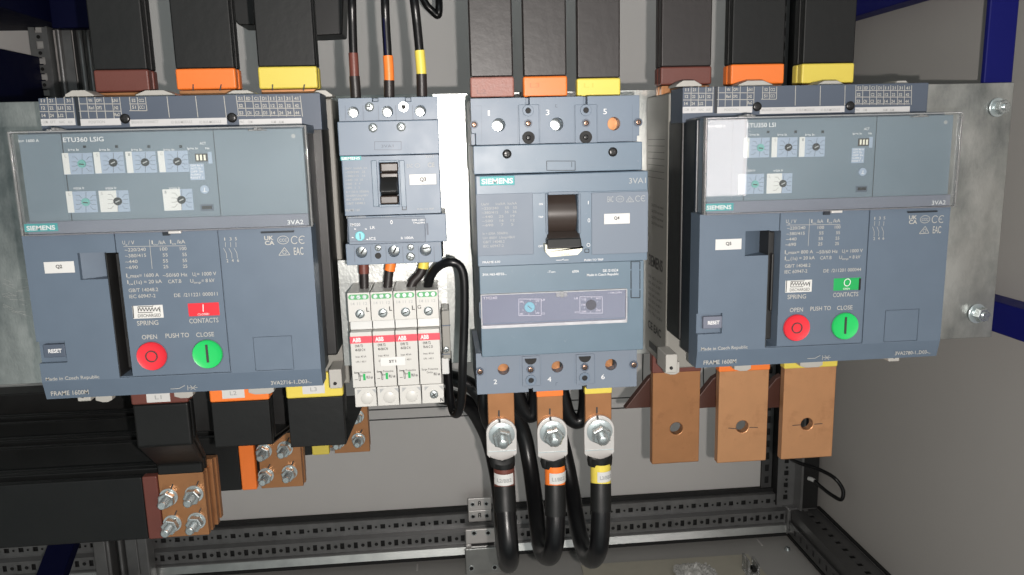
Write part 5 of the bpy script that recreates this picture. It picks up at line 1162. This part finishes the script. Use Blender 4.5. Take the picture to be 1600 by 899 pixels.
cable('glossy black cable looping round the right side of the surge protector', [h(540, 200, .67), h(543, 150, .665), h(560, 95, .66), h(600, 50, .655), h(655, 32, .65), h(700, 50, .65), h(722, 110, .65), h(726, 240, .65), h(722, 400, .65), h(716, 560, .65), h(712, 700, .655), h(700, 775, .66), h(680, 795, .67), h(662, 765, .68), h(652, 690, .69), h(645, 600, .70), h(640, 480, .71)], .0037, 'cable')
g_ = lambda a, b, d=.84: (*Z8(a, b), d)
G3 = 'black cables tangled behind the copper tabs'
cable('black cable sagging in a loop behind the left and middle copper tabs', [g_(570, 60), g_(590, 110), g_(612, 165), g_(640, 195), g_(660, 180), g_(668, 120), g_(672, 60)], .0085, 'cable', group=G3)
cable('black cable sagging in a loop behind the middle and right copper tabs', [g_(775, 60), g_(792, 130), g_(812, 195), g_(845, 222), g_(875, 205), g_(888, 150), g_(890, 60)], .0085, 'cable', group=G3)
cable('black cable running left behind the surge protector to the foot of the plate', [g_(460, 190, .87), g_(430, 120, .86), g_(390, 70, .86), g_(330, 40, .86), g_(240, 20, .87)], .0088, 'cable', group=G3)
cable('black cable rising beside the left copper tab', [g_(440, 60, .85), g_(440, 150, .85), g_(452, 210, .86), g_(465, 240, .87)], .007, 'cable', group=G3)
cable('short black cable end poking down from the top edge near Q3', [(650, -30, 1.15), (664, 4, 1.14), (676, 18, 1.14), (684, 24, 1.14), (686, 10, 1.14), (684, -30, 1.16)], .0052, 'cable')
cable('thin black wire looped out from the right rear corner post', [(*ZC(690, 395), 1.36), (*ZC(730, 412), 1.33), (*ZC(800, 435), 1.30), (*ZC(860, 468), 1.27), (*ZC(893, 515), 1.26), (*ZC(886, 552), 1.26), (*ZC(850, 535), 1.28), (*ZC(810, 505), 1.31), (*ZC(780, 478), 1.34)], .0034, 'cable', [('white_tip', [(*ZC(782, 479), 1.338), (*ZC(768, 472), 1.345), (*ZC(760, 470), 1.35)], .0038, 'spd2')], name='loose_wire', cat='wire')

# black structure high in the background between left bars
def slant(label, P, T, D, m='black'):
    pts = [XZ(q, D) for q in P]; o = MB().prism(pts, D, D+T).build('insulated_busbar', m, None, bevel=.002); tag(o, label, 'busbar'); return o
slant('dark angled busbar offcut behind the yellow-banded bar of Q2, upper centre', [(470, -40), (538, -40), (535, 54), (499, 56), (470, 56)], .05, 1.0)
slant('dark angled busbar piece filling the gap between orange and yellow bars of Q2', [(358, -40), (398, -40), (398, 40), (372, 39), (358, 20)], .05, 1.0)
t = MB()
for k in range(3): F = Face(ID, .9985); F.line(t, 494+k*9, -6-0*k, 534, 46-k*22, 2.2, .9985)
o = t.build('insulated_busbar', 'rail', None) if 0 else None

# =================================================================== LOWER HARDWARE
def plate_holes(label, q0, q1, D, holes, nm='hinge_bracket'):
    a = at(*q0, D); b = at(*q1, D)
    th = thing(nm, label, 'bracket', ((a.x+b.x)/2, D, b.z))
    cuts = []
    MB().box(a.x, b.x, D, D+.004, b.z, a.z).build('plate', 'tin' if nm == 'hinge_bracket' else 'galvb', th, bevel=.0025, seg=3)
    for hx, hy, rr in holes:
        p = at(hx, hy, D); o = MB().ring(p.x, p.z, rr, rr*.72, D-.0016, D-.0001, 24).build('screw_seat', 'steel', th); MB().cyl(p.x, p.z, rr*.72, D-.0008, D-.0002, 18).build('screw_socket', 'dark', o)
    return th, a, b
th, a, b = plate_holes('small silver bracket with four screws on the rear rail, left of the cables', Z8(368, 562), Z8(474, 612), 1.375, [(*Z8(390, 586), .0042), (*Z8(450, 583), .0042)])
D = 1.375; q0 = at(*Z8(371, 616), D); q1 = at(*Z8(474, 660), D); MB().box(q0.x, q1.x, D, D+.004, q1.z, q0.z).build('lower_leaf', 'tin', th, bevel=.0025, seg=3)
for hx, hy in ((392, 639), (453, 636)):
    p = at(*Z8(hx, hy), D); o = MB().ring(p.x, p.z, .0042, .003, D-.0016, D-.0001, 24).build('screw_seat', 'steel', th); MB().cyl(p.x, p.z, .003, D-.0008, D-.0002, 18).build('screw_socket', 'dark', o)
t = MB(); F = Face(Z8, D-.0002)
for a_, b_ in ((420, 583), (421, 635)): F.line(t, a_-5, b_+9, a_-4, b_-9, 4, D-.0003); F.line(t, a_+5, b_+9, a_+4, b_-9, 4, D-.0003); F.line(t, a_-4, b_-9, a_+4, b_-9, 4, D-.0003); F.line(t, a_-4, b_, a_+4, b_, 3, D-.0003)
t.build('stamped_slot', 'dark', th)
D = 1.33
th, a, b = plate_holes('grey folded bracket with two lower screws standing on the floor at the rear', Z8(356, 785), Z8(520, 960), D, [(*Z8(385, 868), .0052), (*Z8(487, 863), .0052)], 'folded_bracket')
q0 = at(*Z8(358, 698), D+.01); q1 = at(*Z8(503, 752), D+.01)
MB().box(q0.x, q1.x, D+.008, D+.012, q1.z, q0.z).box(q0.x, q0.x+(q1.x-q0.x)*.17, D+.008, D+.012, b.z, q1.z-.0002).box(q1.x-(q1.x-q0.x)*.13, q1.x, D+.008, D+.012, b.z, q1.z-.0002).build('upper_leaf', 'tin', th, bevel=.0022, seg=3)
for hx, hy in ((396, 712), (458, 711)):
    p = at(*Z8(hx, hy), D+.008); o = MB().ring(p.x, p.z, .0052, .0035, D+.006, D+.0079, 24).build('screw_seat', 'steel', th); MB().cyl(p.x, p.z, .0035, D+.007, D+.0078, 18).build('screw_socket', 'dark', o)
# floor things: board, film, clip, screws
def floor_pt(px, py, z):
    d = FW+CR*((px-800)/FPX)-CU*((py-449.5)/FPX); return d*(z/d.z)
zf = ZF-.0096
P = [floor_pt(*ZC(-130, 812), zf), floor_pt(*ZC(520, 770), zf), floor_pt(*ZC(640, 900), zf), floor_pt(*ZC(-90, 980), zf)]
m = MB(); m.add([(p.x, p.y, zf) for p in P]+[(p.x, p.y, zf+.003) for p in P], [(0, 1, 2, 3), (4, 5, 6, 7), (0, 1, 5, 4), (1, 2, 6, 5), (2, 3, 7, 6), (3, 0, 4, 7)])
o = m.build('floor_board', 'paper', None, bevel=.0006); tag(o, 'pale beige board lying on the cabinet floor at bottom edge', 'board')
c = floor_pt(1080, 892, zf+.004); m = MB(); N = 22; P = []
rnd = random.Random(4)
for j in range(N):
    for i in range(N):
        u, v = i/(N-1)-.5, j/(N-1)-.5; rr = math.hypot(u, v)
        P.append((c.x+u*.085, c.y+v*.075-.015, zf+.004+max(0, .022*(1-2.1*rr))*(.7+.3*math.sin(19*u+11*v)*math.cos(13*v-9*u))+.004*abs(math.sin(19*u+14*v))+.0002*rnd.random()))
m.add(P, [(j*N+i, j*N+i+1, (j+1)*N+i+1, (j+1)*N+i) for j in range(N-1) for i in range(N-1) if math.hypot(i/(N-1)-.5, j/(N-1)-.5) < .5+.05*math.sin(5*i)]); o = m.build('plastic_film', 'filmw', None); tag(o, 'crumpled clear plastic film lying on the beige board', 'plastic film')
c = floor_pt(1172, 892, zf+.004); th = thing('cable_clamp', 'small clear plastic clamp standing at the right end of the beige board', 'clamp', tuple(c))
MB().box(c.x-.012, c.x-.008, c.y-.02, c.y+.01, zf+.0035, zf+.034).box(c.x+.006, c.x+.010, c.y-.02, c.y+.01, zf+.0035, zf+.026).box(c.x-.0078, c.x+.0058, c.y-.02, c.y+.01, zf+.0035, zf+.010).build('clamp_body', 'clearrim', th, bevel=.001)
MB().cyl(c.x-.001, zf+.018, .005, c.y-.022, c.y-.012).build('clamp_screw', 'dkscrew', th)
for (a_, b_, lab) in (((*Z8(305, 798),), 0, 'small floor screw left of the folded bracket'), ((*ZC(640, 690),), 0, 'small floor screw near the right rear corner'), ((*ZC(676, 748),), 0, 'small dark floor screw in front of the right rear corner')):
    c = floor_pt(*a_, zf); m = MB(); N = 18
    m.add([(c.x+.006*math.cos(2*math.pi*i/N), c.y+.006*math.sin(2*math.pi*i/N), zf) for i in range(N)]+[(c.x+.0045*math.cos(2*math.pi*i/N), c.y+.0045*math.sin(2*math.pi*i/N), zf+.005) for i in range(N)], [(i, (i+1) % N, N+(i+1) % N, N+i) for i in range(N)]+[tuple(range(N, 2*N))])
    o = m.build('floor_screw', 'steel', None); tag(o, lab, 'screw', 'screws in the cabinet floor')
for q in ((1187, 848), (652, 887)):
    c = floor_pt(*q, zf); o = MB().box(c.x-.0015, c.x+.0015, c.y-.012, c.y+.012, zf, zf+.0008).build('floor_slot', 'panel', None); tag(o, 'short pale slot mark in the floor sheet %s' % ('near the right rear corner' if q[0] > 900 else 'left of the folded bracket'), 'slot')
